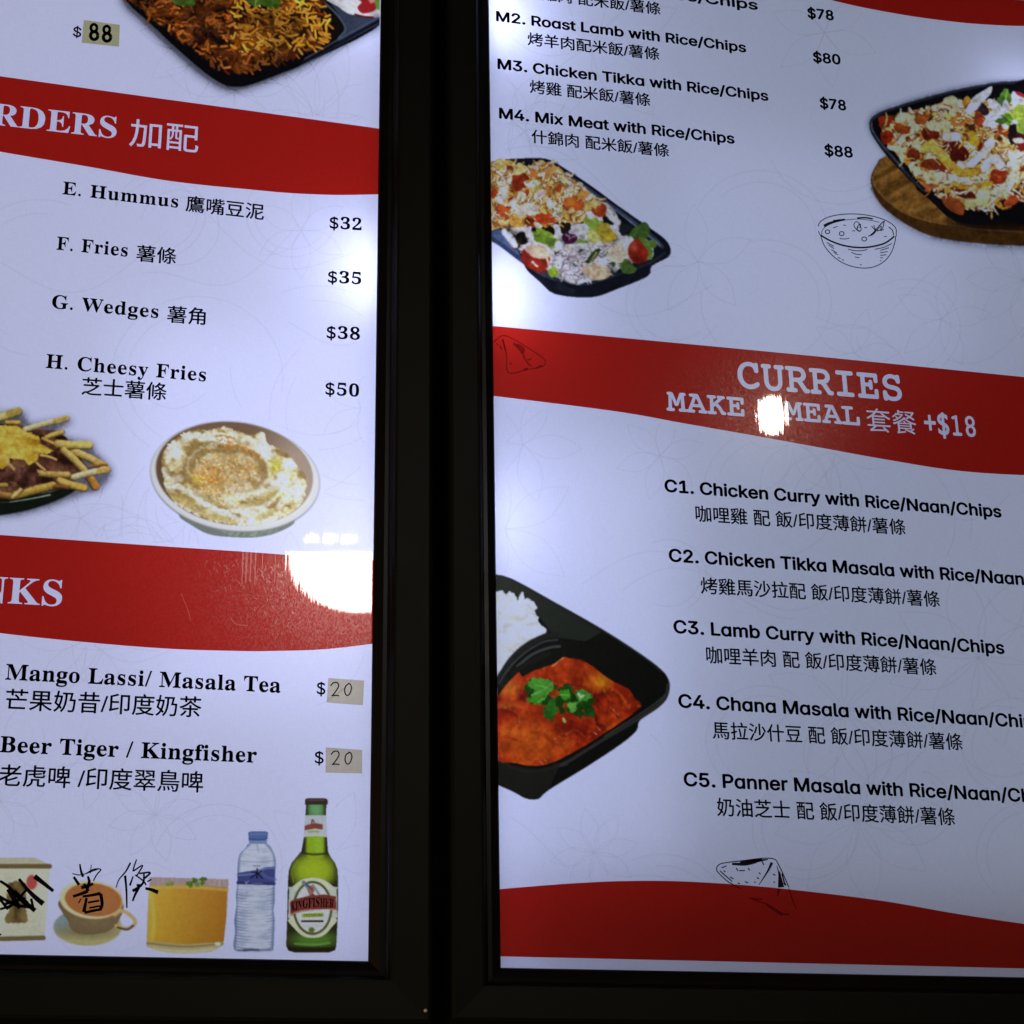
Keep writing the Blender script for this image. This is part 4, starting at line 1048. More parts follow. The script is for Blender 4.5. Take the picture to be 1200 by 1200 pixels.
def hm():
    for P, wd, c, a in (([(330, 250), (400, 222), (480, 225), (540, 245)], (30, 40), (124, 98, 46), .8), ([(540, 240), (640, 240), (740, 300), (770, 340)], (20, 46), (150, 104, 40), .85), ([(300, 340), (330, 330), (400, 330)], (60, 30), (128, 102, 58), .8),
                        ([(770, 370), (800, 390), (740, 420)], (40, 26), (120, 96, 62), .9), ([(200, 560), (280, 590), (390, 650)], (50, 60), (158, 134, 74), .8), ([(380, 690), (480, 690), (600, 720)], (36, 40), (166, 146, 84), .85),
                        ([(690, 640), (760, 600), (880, 570)], (46, 30), (158, 140, 76), .7), ([(760, 690), (880, 640), (960, 560)], (50, 20), (176, 160, 104), .7), ([(420, 175), (520, 170), (590, 185)], (10, 16), (160, 104, 48), .8), ([(760, 330), (830, 400)], 24, (150, 124, 80), .5),
                        ([(180, 500), (260, 500), (380, 580), (480, 640), (640, 710)], (30, 34), (204, 202, 206), .9), ([(980, 440), (960, 540), (880, 620)], (50, 40), (202, 200, 204), .8), ([(560, 560), (700, 540), (860, 520)], (24, 30), (204, 202, 208), .75), ([(760, 470), (820, 420), (840, 470), (900, 480)], 50, (204, 204, 212), .8),
                        ([(170, 330), (230, 230), (340, 170), (460, 175)], 36, (206, 204, 206), .7), ([(660, 190), (760, 220), (840, 290), (900, 340)], 44, (204, 202, 208), .7), ([(560, 600), (640, 640), (700, 620)], 30, (200, 198, 206), .7), ([(480, 520), (560, 470), (640, 440)], 16, (206, 198, 180), .6), ([(150, 400), (200, 450), (260, 440)], 40, (200, 198, 204), .7)):
        p.line(P, wd, c, a=a, soft=.9)
    p.ell(520, 400, 230, 130, (150, 122, 72), a=.55, soft=.6); p.ell(430, 430, 90, 80, (178, 122, 40), a=.7, soft=.6); p.ell(620, 400, 150, 90, (170, 136, 84), a=.45, soft=.7); p.ell(370, 445, 34, 22, (176, 158, 34), a=.8, soft=.6)
    p.ell(868, 350, 34, 46, (166, 156, 36), a=.75, soft=.6); p.ell(835, 400, 26, 40, (170, 158, 40), a=.6, soft=.6); p.ell(850, 545, 60, 20, (164, 150, 38), a=.7, soft=.6); p.ell(960, 440, 18, 50, (190, 176, 110), a=.6, soft=.7)
    p.line(arc(560, 395, 235, 140, 170, 395, 5), (20, 40), (132, 104, 60), a=.75, soft=.8, smooth=False); p.line(arc(560, 383, 262, 165, 165, 400, 5), (12, 24), (212, 210, 212), a=.4, soft=.9, smooth=False)
    p.line(arc(590, 420, 300, 200, 20, 150, 5), (36, 22), (166, 144, 96), a=.6, soft=.9, smooth=False); p.line(arc(590, 420, 330, 235, 10, 140, 5), (26, 16), (212, 210, 214), a=.7, soft=.9, smooth=False)
    for (x, y) in spots([(340, 330), (480, 290), (700, 330), (760, 400), (700, 480), (620, 560), (560, 620), (480, 600), (400, 540), (350, 440)], 330):
        p.line([(x, y), (x + rr.uniform(-9, 9), y + rr.uniform(-9, 9))], rr.uniform(5, 10), jit((186, 122, 50) if rr.random() < .55 else (206, 188, 152), 18), a=.85)
    for (x, y) in spots([(480, 190), (620, 200), (740, 280), (760, 330), (640, 290), (500, 250)], 60):
        p.line([(x, y), (x + rr.uniform(-9, 9), y + rr.uniform(-6, 6))], rr.uniform(5, 9), jit((172, 106, 40), 16), a=.8)
p.clip(sl, m, hm)
p.organic(('hummus',), 15, 24); p.grain(.36, 23, 15, ['hummus']); p.build(.9, .96)

# ---- tray of mixed meat and salad
p = Pic(BR, right, 'food_picture', (572, 178, 792, 356), 570, 180, 5.217, (166, 174, 204), seed=5, label='picture of a tray with cheesy meat and salad'); p.limits = LIM_R
p.part('tray')
p.poly([(20, 56), (60, 45), (150, 35), (300, 29), (385, 40), (470, 88), (640, 200), (800, 318), (1000, 458), (1090, 525), (1125, 585), (1110, 635), (1010, 690), (985, 752), (800, 830), (640, 882), (420, 862), (330, 790), (250, 718), (215, 660), (130, 590), (70, 560), (25, 530), (-60, 480), (-120, 300), (-60, 80)], (15, 19, 30), smooth=3)
p.line([(390, 62), (470, 118), (640, 232), (800, 348), (1000, 500), (1070, 570)], (16, 24), (52, 62, 86), soft=.6); p.line([(500, 150), (640, 244), (800, 362), (1000, 512), (1060, 566)], (7, 11), (108, 120, 148), soft=.8); p.line([(680, 290), (850, 420), (980, 540), (985, 640)], 30, (12, 14, 22))
p.poly([(0, 445), (100, 470), (160, 540), (215, 640), (130, 590), (60, 545), (0, 505)], (62, 78, 112)); p.line([(0, 505), (90, 560), (215, 655), (330, 730), (420, 770)], 26, (40, 50, 76)); p.line([(420, 770), (600, 800), (800, 740), (1000, 670), (1090, 610)], 18, (30, 36, 54)); p.line([(440, 810), (520, 850)], 40, (34, 36, 44), a=.5)
p.part('salad')
sal = [(100, 465), (230, 445), (460, 430), (600, 300), (720, 300), (790, 360), (830, 480), (900, 480), (1000, 540), (1010, 640), (840, 690), (760, 745), (570, 795), (430, 760), (370, 720), (240, 640), (170, 560)]
p.tex(sal, [(40, 44, 40), (120, 122, 124), (182, 180, 188), (206, 204, 212), (214, 212, 222)], 80, smooth=3, seed=3, ax=1.4, ay=.8, rot=.3, gain=1.9, jag=6)
for (x, y, r_, c, a_) in ((215, 520, 46, (14, 14, 12), 1), (300, 480, 36, (16, 16, 14), 1), (375, 470, 44, (16, 15, 14), 1), (745, 405, 44, (18, 18, 24), 1), (180, 560, 26, (38, 32, 18), 1), (850, 470, 40, (24, 28, 34), 1), (590, 425, 40, (42, 36, 26), 1), (480, 450, 40, (26, 20, 18), 1)):
    blob(p, x, y, r_, c, .2, 8)
for (x, y, r_, c) in ((350, 530, 62, (118, 150, 44)), (300, 515, 34, (92, 128, 36)), (420, 545, 40, (134, 160, 62)), (640, 440, 58, (120, 150, 50)), (690, 480, 46, (142, 160, 60)), (600, 540, 44, (112, 146, 40)), (725, 505, 56, (166, 146, 44)), (760, 510, 30, (190, 158, 40)), (650, 520, 40, (188, 186, 110)), (405, 730, 36, (120, 152, 36)), (940, 505, 60, (60, 92, 34)), (990, 555, 34, (78, 110, 44)), (850, 690, 46, (66, 100, 40)), (390, 540, 26, (84, 116, 40)), (770, 660, 34, (60, 64, 36))):
    blob(p, x, y, r_, c, .35, 8, 1.2)
blob(p, 510, 510, 42, (58, 18, 46), .25); p.line([(485, 500), (510, 520), (540, 505)], 9, (150, 110, 140)); p.line([(505, 480), (505, 530)], 7, (140, 96, 130))
blob(p, 555, 460, 46, (188, 184, 196), .3, 8, 1.3); blob(p, 580, 500, 40, (180, 182, 184), .3)
p.ell(300, 645, 92, 72, (120, 26, 18), rot=25, soft=.05); p.ell(310, 600, 80, 40, (214, 184, 160), rot=22, soft=.1); p.line([(228, 570), (290, 548), (360, 570), (400, 620), (390, 670)], (20, 16), (206, 198, 206)); p.line([(240, 590), (300, 580), (360, 620), (380, 690)], 10, (206, 178, 146)); p.ell(310, 690, 60, 30, (150, 40, 22), rot=30, soft=.4); p.line([(280, 668), (310, 690)], 12, (206, 190, 196))
for (x1, y1, x2, y2) in ((420, 600, 640, 570), (430, 650, 660, 680), (520, 730, 640, 700), (480, 740, 560, 780), (660, 590, 830, 560), (760, 450, 830, 530), (740, 360, 800, 420), (600, 310, 640, 380), (640, 690, 770, 640), (800, 600, 850, 520), (560, 770, 700, 745), (110, 480, 170, 560), (250, 440, 270, 520), (440, 560, 520, 600), (560, 640, 640, 600)):
    p.line([(x1, y1), ((x1 + x2) / 2 + rr.uniform(-14, 14), (y1 + y2) / 2 + rr.uniform(-10, 10)), (x2, y2)], rr.uniform(22, 48), jit((206, 202, 210), 10), soft=.5)
for (x, y) in spots([(420, 580), (820, 560), (800, 680), (560, 770), (440, 680)], 46): blob(p, x, y, rr.uniform(6, 15), jit((70, 72, 66) if rr.random() < .3 else (186, 180, 196) if rr.random() < .6 else (196, 172, 150), 12), .4)
shreds(p, [(420, 590), (640, 560), (830, 540), (800, 690), (560, 775), (430, 740)], 90, ((214, 212, 222), (220, 216, 226), (196, 190, 206), (150, 130, 150)), (5, 12), (20, 60), (90, 92, 96))
blob(p, 650, 635, 34, (50, 60, 30), .3, 7, 1.6, 2.2); p.line([(640, 660), (670, 610)], 10, (130, 150, 80)); blob(p, 680, 725, 70, (208, 182, 152), .2, 8, 1.3, .1); blob(p, 800, 620, 60, (208, 190, 170), .25, 8, 1.0)
p.ell(690, 345, 50, 44, (150, 52, 22), rot=30, soft=.08); p.ell(676, 330, 20, 14, (190, 90, 50), a=.7, soft=.7); p.ell(930, 598, 66, 76, (140, 34, 18), soft=.06); p.ell(900, 575, 14, 22, (206, 110, 90), a=.7, soft=.8); p.ell(925, 655, 50, 22, (96, 22, 12), a=.7, soft=.6); p.line([(940, 520), (1000, 590), (1000, 640)], 24, (84, 116, 46)); p.line([(880, 500), (960, 480)], 18, (70, 104, 40))
p.part('meat')
meat = [(0, 90), (50, 50), (100, 32), (150, 60), (200, 74), (260, 84), (330, 48), (420, 72), (475, 115), (560, 185), (620, 245), (715, 295), (650, 330), (600, 370), (600, 410), (520, 430), (440, 420), (380, 440), (300, 435), (230, 446), (140, 450), (60, 462), (0, 440)]
p.tex(meat, [(120, 66, 22), (190, 140, 60), (200, 168, 96), (210, 190, 140), (214, 204, 180)], 55, smooth=2, seed=8, jag=8, gain=2.4)
for (x, y) in sorted(spots(meat, 190), key=lambda t: t[1]):
    u = rr.random(); c = (204, 168, 84) if u < .28 else (212, 202, 184) if u < .56 else (206, 186, 132) if u < .74 else (196, 128, 46) if u < .88 else (142, 52, 20)
    r_ = rr.uniform(10, 26); blob(p, x + 3, y + 5, r_, (110, 62, 26), .3); blob(p, x, y, r_, jit(c, 14), .35, 7, rr.uniform(1, 1.5))
shreds(p, meat, 120, CHEESE, (7, 13), (20, 60))
for (x, y, r_, c) in ((205, 180, 52, (132, 40, 18)), (240, 245, 22, (140, 48, 18)), (40, 250, 28, (150, 46, 18)), (105, 355, 42, (182, 74, 28)), (330, 395, 34, (160, 50, 20)), (380, 395, 36, (176, 66, 28)), (255, 415, 24, (84, 26, 18)), (520, 300, 42, (186, 96, 30)), (560, 320, 34, (176, 74, 26)), (440, 215, 24, (150, 60, 24)), (150, 285, 16, (120, 34, 18)), (285, 130, 22, (196, 110, 40)), (380, 110, 30, (198, 140, 80)), (135, 85, 18, (130, 50, 20)), (180, 420, 46, (204, 150, 60)), (590, 250, 34, (196, 136, 60))):
    blob(p, x, y, r_, c, .3, 8)
for (x, y, r_) in ((100, 210, 44), (210, 265, 34), (275, 185, 30), (170, 310, 36), (240, 350, 46), (320, 260, 30), (380, 310, 30), (510, 220, 34), (90, 265, 36), (430, 330, 30)):
    blob(p, x, y, r_, jit((212, 204, 190), 8), .4, 8, 1.3)
shreds(p, meat, 40, CHEESE, (5, 9), (20, 50))
p.ell(335, 250, 28, 16, (186, 150, 160), rot=-30, soft=.2); blob(p, 95, 70, 38, (204, 176, 96), .25); blob(p, 200, 100, 42, (206, 182, 116), .2, 8, 1.2)
p.organic(('meat', 'salad'), 11, 26); p.grain(.42, 24, 13); p.grain(.45, 34, 34); p.build(.96, .84)

# ---- nacho tray on a wooden board
p = Pic(BR, right, 'food_picture', (1008, 84, 1236, 300), 1010, 80, 5.4545, (160, 168, 198), seed=6, label='picture of a loaded black tray on a round wooden board'); p.limits = LIM_R
wood = [(150, 565), (95, 615), (58, 690), (62, 760), (110, 860), (180, 930), (300, 1010), (430, 1070), (600, 1105), (800, 1125), (1036, 1136), (1240, 1130), (1240, 600), (500, 450)]
pan = [(45, 372), (58, 322), (100, 290), (160, 265), (350, 205), (600, 140), (850, 95), (980, 88), (1240, 95), (1240, 960), (940, 985), (700, 1000), (560, 960), (470, 880), (330, 745), (160, 565), (70, 440)]
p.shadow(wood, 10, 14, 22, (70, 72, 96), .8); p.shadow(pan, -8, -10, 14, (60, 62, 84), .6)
p.part('wooden_board'); p.poly(wood, (66, 40, 14), smooth=4)
top = [(160, 560), (100, 620), (66, 690), (75, 745), (150, 830), (260, 910), (400, 965), (600, 1000), (820, 1030), (1240, 1040), (1240, 600), (500, 450)]
p.tex(top, [(84, 54, 18), (112, 74, 28), (130, 92, 40)], 60, smooth=3, seed=5, ax=3, ay=.5, rot=-.5)
p.line([(66, 700), (80, 755), (150, 838), (260, 918), (400, 972), (600, 1008), (820, 1038), (1100, 1048)], 12, (140, 98, 44), a=.8, soft=.9); p.line([(62, 770), (130, 870), (300, 990), (450, 1045), (620, 1075)], 20, (60, 36, 12), a=.5, soft=1)
p.poly([(330, 740), (480, 880), (620, 1000), (800, 1030), (1240, 1030), (1240, 850), (600, 700)], (22, 13, 7), smooth=3); p.line([(560, 985), (760, 1030), (1100, 1035)], 44, (44, 26, 10), a=.6, soft=1)
p.part('tray'); p.poly(pan, (11, 11, 16), smooth=5)
p.line([(980, 92), (850, 102), (600, 148), (350, 214), (150, 278), (70, 325), (56, 375), (90, 450), (180, 560), (330, 725), (400, 790)], 16, (34, 40, 52), soft=.7); p.line([(60, 350), (66, 395), (120, 480), (260, 640)], 8, (70, 80, 98), soft=.9)
p.part('nachos')
nac = [(112, 325), (170, 318), (240, 292), (330, 270), (400, 258), (490, 230), (570, 190), (640, 215), (700, 205), (790, 205), (880, 225), (1000, 200), (1240, 190), (1240, 800), (1100, 815), (1000, 850), (940, 830), (850, 880), (760, 905), (660, 905), (540, 850), (450, 790), (370, 745), (280, 615), (165, 490), (130, 420)]
p.tex(nac, [(60, 30, 14), (150, 96, 40), (196, 164, 88), (206, 192, 150), (210, 202, 190)], 62, smooth=2, seed=4, jag=10, gain=2.5)
for (x, y) in sorted(spots(nac, 290), key=lambda t: t[1]):
    u = rr.random(); c = (204, 172, 92) if u < .25 else (208, 200, 178) if u < .55 else (206, 190, 140) if u < .75 else (190, 136, 44) if u < .88 else (120, 44, 20)
    r_ = rr.uniform(10, 24); blob(p, x + 3, y + 6, r_, (84, 44, 20), .3); blob(p, x, y, r_, jit(c, 14), .4, 7, rr.uniform(1, 1.7))
shreds(p, nac, 300, CHEESE, (7, 14), (40, 110))
for (x, y, r_, c, as_) in ((600, 520, 60, (84, 20, 14), 1.5), (640, 550, 44, (78, 18, 14), 1), (540, 500, 36, (92, 24, 16), 1.2), (160, 440, 46, (142, 34, 16), .9), (150, 345, 44, (130, 36, 18), 1.2), (262, 390, 40, (150, 58, 22), .7), (320, 560, 40, (104, 34, 16), 1), (440, 620, 46, (120, 44, 18), .8), (515, 620, 34, (110, 34, 16), .7), (870, 690, 60, (134, 40, 16), .9), (660, 805, 60, (90, 22, 14), 1.6), (1030, 640, 34, (130, 40, 18), 1), (905, 395, 42, (124, 50, 20), 1), (750, 330, 40, (140, 52, 22), .8), (430, 425, 50, (96, 26, 18), 1.2), (380, 330, 40, (158, 76, 28), .8), (615, 335, 46, (176, 104, 34), 1.1), (590, 870, 60, (140, 64, 26), 1.5), (960, 845, 40, (170, 64, 28), 1.6), (690, 240, 34, (150, 60, 22), 1.2), (760, 505, 30, (110, 34, 18), 1.2), (440, 755, 40, (176, 90, 46), 1.3), (1010, 490, 34, (110, 26, 22), 1.3)):
    blob(p, x, y, r_, c, .25, 8, as_)
for P, wd, c in (([(450, 480), (540, 600), (640, 660), (760, 650)], (50, 60), (196, 150, 44)), ([(390, 520), (440, 500), (520, 560)], 50, (196, 160, 66)), ([(590, 750), (680, 760), (820, 740)], (40, 30), (190, 142, 40)), ([(700, 430), (720, 470)], 60, (198, 150, 40)), ([(500, 680), (640, 715), (740, 715)], 36, (204, 196, 186)), ([(540, 440), (600, 440)], 56, (206, 202, 204)), ([(620, 610), (680, 620), (760, 560), (820, 480)], (30, 56), (208, 206, 204)), ([(780, 640), (840, 580), (880, 620)], 56, (210, 208, 212)), ([(760, 820), (860, 800), (940, 740), (980, 640), (960, 560)], (70, 50), (202, 206, 178)), ([(1000, 560), (1036, 600)], 50, (208, 208, 206)), ([(680, 860), (780, 860)], 50, (176, 184, 128)), ([(230, 330), (300, 310), (330, 380)], 40, (204, 198, 172)), ([(440, 370), (540, 370)], 56, (204, 200, 160)), ([(180, 510), (230, 520), (260, 590)], 30, (200, 194, 170)), ([(330, 640), (420, 690), (500, 690)], 26, (204, 190, 150)), ([(420, 730), (480, 730)], 22, (190, 200, 160)), ([(570, 790), (640, 800), (720, 760)], 16, (206, 198, 180)), ([(540, 210), (580, 200), (600, 260), (580, 290)], 40, (206, 198, 160)), ([(480, 240), (560, 260)], 18, (206, 200, 180)), ([(300, 265), (330, 300)], 14, (200, 196, 186))):
    p.line(P, wd, jit(c, 6), soft=.45)
shreds(p, nac, 80, CHEESE, (5, 10), (34, 90))
p.part('salad')
for (x, y, r_, c, as_) in ((770, 260, 46, (34, 22, 30), 1.1), (740, 215, 60, (196, 198, 200), 1.8), (920, 180, 44, (70, 110, 36), .9), (900, 210, 40, (54, 90, 32), 1.3), (1000, 190, 40, (140, 36, 46), 1.1), (860, 250, 50, (180, 180, 188), 1.5), (1010, 225, 52, (206, 202, 210), 1.4), (830, 330, 56, (196, 198, 208), 1.1), (910, 300, 50, (174, 176, 190), 1.6), (960, 320, 60, (96, 136, 40), 1.2), (1010, 290, 50, (150, 176, 60), 1.2), (890, 340, 30, (60, 90, 30), 1.3), (1000, 390, 44, (178, 176, 188), 1.4), (960, 430, 46, (22, 14, 18), 1.4), (1020, 430, 40, (70, 20, 34), 1.0), (1060, 350, 60, (120, 150, 50), 1.2), (1120, 420, 70, (196, 196, 204), 1.2), (1150, 560, 60, (200, 190, 160), 1.2), (1000, 465, 26, (206, 190, 180), 1.4), (1100, 250, 50, (100, 140, 46), 1.2)):
    blob(p, x, y, r_, c, .3, 8, as_)
for P, c in (([(930, 140), (915, 200)], (120, 160, 60)), ([(930, 280), (990, 330)], (160, 186, 80)), ([(1010, 250), (1030, 320)], (176, 196, 80)), ([(890, 300), (940, 350)], (60, 100, 30))): p.line(P, 10, c)
p.organic(('nachos', 'salad'), 12, 28); p.grain(.42, 25, 14); p.grain(.45, 35, 34); p.build(.95, .88)

# ---- curry tray
p = Pic(BR, right, 'food_picture', (578, 666, 794, 944), 570, 660, 4.139, (180, 184, 232), seed=7, label='picture of a black tray of red curry with white rice'); p.limits = LIM_R
p.part('tray')
p.poly([(30, 56), (60, 58), (90, 65), (150, 90), (330, 190), (560, 320), (760, 450), (850, 520), (882, 565), (888, 610), (870, 665), (820, 712), (742, 765), (728, 812), (650, 880), (480, 992), (300, 1102), (250, 1145), (190, 1142), (130, 1110), (55, 1076), (-60, 1010), (-160, 560), (-60, 60)], (13, 13, 13), smooth=3)
p.poly([(20, 60), (90, 70), (150, 100), (330, 200), (560, 335), (480, 380), (330, 360), (250, 250), (20, 130)], (32, 36, 34), a=.9); p.line([(60, 64), (150, 96), (330, 196), (560, 326), (760, 456), (850, 530)], 10, (30, 32, 32)); p.line([(880, 590), (862, 655), (760, 740), (560, 860), (400, 960), (330, 985)], 16, (42, 42, 44), soft=.8); p.line([(868, 640), (760, 722), (570, 842)], 6, (58, 58, 62), soft=.9)
p.line([(60, 965), (180, 1010), (280, 1005), (390, 975)], 10, (44, 44, 46), soft=.9); p.poly([(20, 940), (140, 985), (250, 1000), (360, 970), (300, 1100), (250, 1142), (190, 1140), (130, 1108), (20, 1055)], (27, 26, 25), a=.8)
p.part('rice')
rice = [(20, 132), (55, 138), (75, 132), (95, 155), (112, 138), (135, 150), (150, 182), (168, 140), (180, 142), (182, 175), (200, 172), (215, 178), (228, 190), (246, 216), (232, 232), (240, 252), (254, 262), (248, 285), (268, 305), (292, 322), (284, 348), (200, 398), (150, 440), (100, 512), (60, 560), (20, 580)]
p.tex(rice, [(176, 178, 200), (200, 200, 226), (208, 208, 236)], 30, seed=4, gain=2, jag=4)
for (x, y) in spots(rice, 190): a_ = rr.uniform(0, 3.14); p.line([(x, y), (x + 12 * math.cos(a_), y + 12 * math.sin(a_))], 5, jit((206, 206, 234), 8), a=.5)
for (x, y, r_) in ((135, 265, 40), (125, 410, 50), (85, 520, 20)): p.ell(x, y, r_, r_ * .35, (190, 176, 172), a=.4, soft=.8)
p.part('tray'); p.line([(30, 600), (70, 545), (120, 470), (190, 405), (280, 358), (340, 348)], 30, (26, 27, 28)); p.line([(60, 585), (110, 510), (180, 440), (270, 385), (345, 372)], 8, (54, 57, 60), soft=.9); p.line([(150, 500), (220, 445), (300, 412), (355, 405)], 12, (70, 72, 78), a=.8, soft=1); p.line([(40, 640), (100, 560), (190, 490), (300, 440)], 24, (20, 20, 20))
p.part('curry')
cur = [(20, 680), (60, 640), (90, 596), (140, 545), (160, 530), (175, 552), (230, 522), (330, 488), (372, 455), (400, 462), (460, 470), (520, 505), (560, 538), (620, 578), (690, 612), (720, 660), (752, 695), (640, 780), (560, 832), (480, 884), (340, 960), (240, 985), (140, 970), (20, 935)]
p.tex(cur, [(98, 14, 4), (142, 30, 8), (166, 46, 12), (186, 74, 18)], 90, smooth=2, seed=6, gain=2.4, octv=5)
sl, m = p.pmask(cur, 2)
def cm():
    p.ell(200, 880, 180, 80, (194, 94, 22), a=.55, soft=.7); p.ell(110, 610, 50, 46, (206, 110, 34), a=.7, soft=.5); p.ell(110, 690, 70, 16, (206, 110, 40), a=.6, soft=.6); p.ell(545, 575, 56, 40, (206, 126, 16), a=.85, soft=.6)
    p.ell(420, 520, 130, 60, (176, 62, 16), a=.5, soft=.7); p.ell(300, 745, 190, 60, (112, 20, 6), a=.6, soft=.6); p.line([(520, 720), (540, 780), (570, 800)], (10, 26), (84, 14, 6), a=.85); p.line([(440, 790), (540, 810), (640, 740)], 20, (120, 28, 8), a=.6, soft=1); p.ell(660, 690, 60, 70, (164, 46, 16), a=.5, soft=.8)
    p.line([(600, 600), (650, 640), (690, 700)], 14, (196, 80, 34), a=.5, soft=1); p.line([(320, 500), (350, 470), (375, 462)], 8, (216, 140, 80), a=.8); p.line([(150, 940), (300, 930), (420, 870)], 26, (184, 76, 18), a=.5, soft=1)
    for (x, y, r_) in ((615, 712, 13), (640, 735, 9), (545, 805, 12), (525, 825, 12), (265, 968, 12), (285, 960, 7), (330, 850, 6), (160, 770, 6), (700, 620, 7), (600, 660, 5)): p.line([(x - r_ * .7, y - r_ * .5), (x, y), (x + r_ * .6, y + r_ * .6)], (2.5, 5), (222, 160, 130), a=.75, soft=.8)
    for P in ([(110, 720), (150, 740), (160, 800)], [(300, 560), (340, 600), (420, 610)], [(560, 620), (600, 680), (590, 730)], [(380, 840), (430, 820), (470, 850)], [(220, 820), (280, 830), (330, 880)], [(90, 840), (150, 860)], [(640, 640), (660, 700), (640, 750)], [(230, 560), (190, 580), (170, 640)], [(480, 540), (520, 610), (500, 660)]):
        p.line(P, rr.uniform(12, 26), (100, 16, 4), a=.35, soft=1); p.line([(x + 3, y - 9) for x, y in P], 6, (206, 96, 44), a=.35, soft=1)
    for (x, y) in spots(cur, 160): p.ell(x, y, rr.uniform(3, 9), rr.uniform(2, 5), jit((206, 110, 50) if rr.random() < .5 else (108, 24, 8), 14), a=.4, soft=.8, rot=rr.uniform(0, 180))
p.clip(sl, m, cm)
p.part('garnish')
for _ in range(60):
    t = rr.random(); x = 215 + 290 * t + rr.uniform(-25, 25); y = 600 + 70 * t + rr.uniform(-45, 80) * (1 - .5 * abs(t - .4))
    blob(p, x, y + 8, rr.uniform(10, 24), jit((20, 58, 10), 10), .5, 7)
for P, c in (([(195, 590), (225, 560), (275, 560), (320, 575), (325, 620), (280, 650), (215, 650), (235, 620)], (66, 132, 44)), ([(190, 665), (230, 640), (290, 645), (260, 690), (215, 680)], (60, 122, 34)), ([(350, 620), (400, 610), (410, 650), (370, 670)], (58, 126, 34)), ([(430, 620), (470, 610), (515, 650), (480, 675), (440, 660)], (64, 132, 48)), ([(390, 680), (440, 670), (430, 720), (400, 725)], (84, 156, 62)), ([(330, 640), (350, 720), (310, 760), (280, 700)], (34, 90, 20)), ([(270, 700), (310, 720), (330, 770), (280, 750)], (28, 80, 18)), ([(440, 620), (470, 640), (455, 670)], (150, 190, 140)), ([(370, 745), (385, 765), (372, 778)], (150, 180, 90))):
    p.poly(P, jit(c, 6), jag=7)
for P in ([(320, 580), (270, 620), (215, 640)], [(235, 590), (290, 605)], [(480, 640), (430, 690)], [(350, 640), (395, 640)], [(245, 675), (290, 650)]): p.line(P, 5, (120, 176, 90), a=.7)
p.organic(('curry', 'garnish', 'rice'), 7, 14); p.grain(.34, 26, 14, ['curry', 'garnish']); p.grain(.25, 36, 34, ['curry']); p.build(.95, .95)

# ---- the drinks along the bottom edge
PAP = (176, 170, 206)
p = Pic(BL, left, 'food_picture', (-20, 1000, 66, 1108), 0, 990, 6.316, PAP, seed=8, label='picture of a cream carton'); p.limits = LIM_L
p.part('carton'); p.tex([(-200, 160), (370, 158), (328, 705), (-200, 720)], [(184, 172, 156), (196, 184, 168)], 120, seed=3); p.poly([(-200, 95), (250, 95), (372, 148), (-200, 150)], (172, 158, 140))
p.line([(-200, 160), (368, 160)], 34, (104, 82, 44), smooth=False, soft=.1); p.line([(-200, 702), (322, 690)], 34, (108, 88, 50), smooth=False, soft=.1)
p.part('emblem'); p.tex([(30, 300), (120, 265), (195, 290), (190, 470), (205, 560), (190, 578), (40, 582), (35, 540), (70, 480)], [(70, 48, 26), (106, 80, 42), (124, 98, 50)], 60, seed=4, jag=6); p.ell(25, 335, 42, 42, (190, 176, 150), soft=.3); p.ell(235, 278, 40, 54, (176, 62, 58), soft=.12)
p.grain(.1, 27, 12); p.build()

p = Pic(BL, left, 'food_picture', (58, 1022, 166, 1114), 0, 990, 6.316, PAP, seed=9, label='picture of a cup of tea'); p.limits = LIM_L
p.part('saucer'); p.ell(648, 610, 252, 138, (170, 152, 98), soft=.03); sl, m = p.pmask(arc(648, 610, 250, 137, 0, 360, 0, 50))
p.clip(sl, m, lambda: (p.ell(440, 540, 130, 110, (122, 132, 138), soft=.5), p.ell(650, 640, 190, 50, (112, 94, 66), soft=.6, a=.7)))
p.part('cup'); p.poly([(442, 410), (460, 500), (500, 560), (540, 640), (640, 665), (750, 655), (820, 630), (880, 560), (905, 420), (680, 300)], (112, 86, 58), smooth=4); p.ell(700, 560, 140, 60, (134, 106, 72), a=.6, soft=.8)
p.line([(850, 520), (900, 490), (960, 520), (1000, 565), (985, 600), (930, 622), (860, 600)], 26, (190, 150, 92)); p.line([(985, 600), (940, 628), (870, 612)], 16, (90, 64, 40))
p.ell(676, 408, 234, 140, (206, 178, 134), rot=6, soft=.03); p.ell(690, 408, 210, 122, (170, 96, 46), rot=6, soft=.04)
p.part('tea'); p.ell(690, 408, 206, 118, (166, 90, 44), rot=6, soft=.05); p.ell(780, 420, 90, 80, (178, 104, 56), a=.5, soft=.9)
p.grain(.1, 28, 12); p.build()

p = Pic(BL, left, 'food_picture', (166, 1022, 272, 1120), 0, 900, 4.0, (180, 174, 210), seed=10, label='picture of a glass of mango lassi'); p.limits = LIM_L
p.part('glass'); p.poly([(702, 512), (1071, 523), (1062, 700), (1046, 832), (990, 862), (880, 870), (780, 866), (686, 838), (690, 700)], (176, 156, 112)); p.poly([(702, 512), (1071, 523), (1069, 566), (700, 566)], (164, 132, 132))
for i in range(16): x = 720 + i * 22; p.line([(x, 520), (x - 1, 556)], rr.uniform(3, 9), jit((178, 150, 152), 20), a=.6)
p.part('lassi'); sl, m = p.pmask([(699, 556), (880, 548), (1067, 562), (1060, 700), (1048, 815), (870, 828), (690, 812), (694, 700)])
g = np.clip((p.gx[sl[1]] - 700) / 350, 0, 1)[None, :, None]; v_ = np.clip((p.gy[sl[0]] - 560) / 260, 0, 1)[:, None, None]
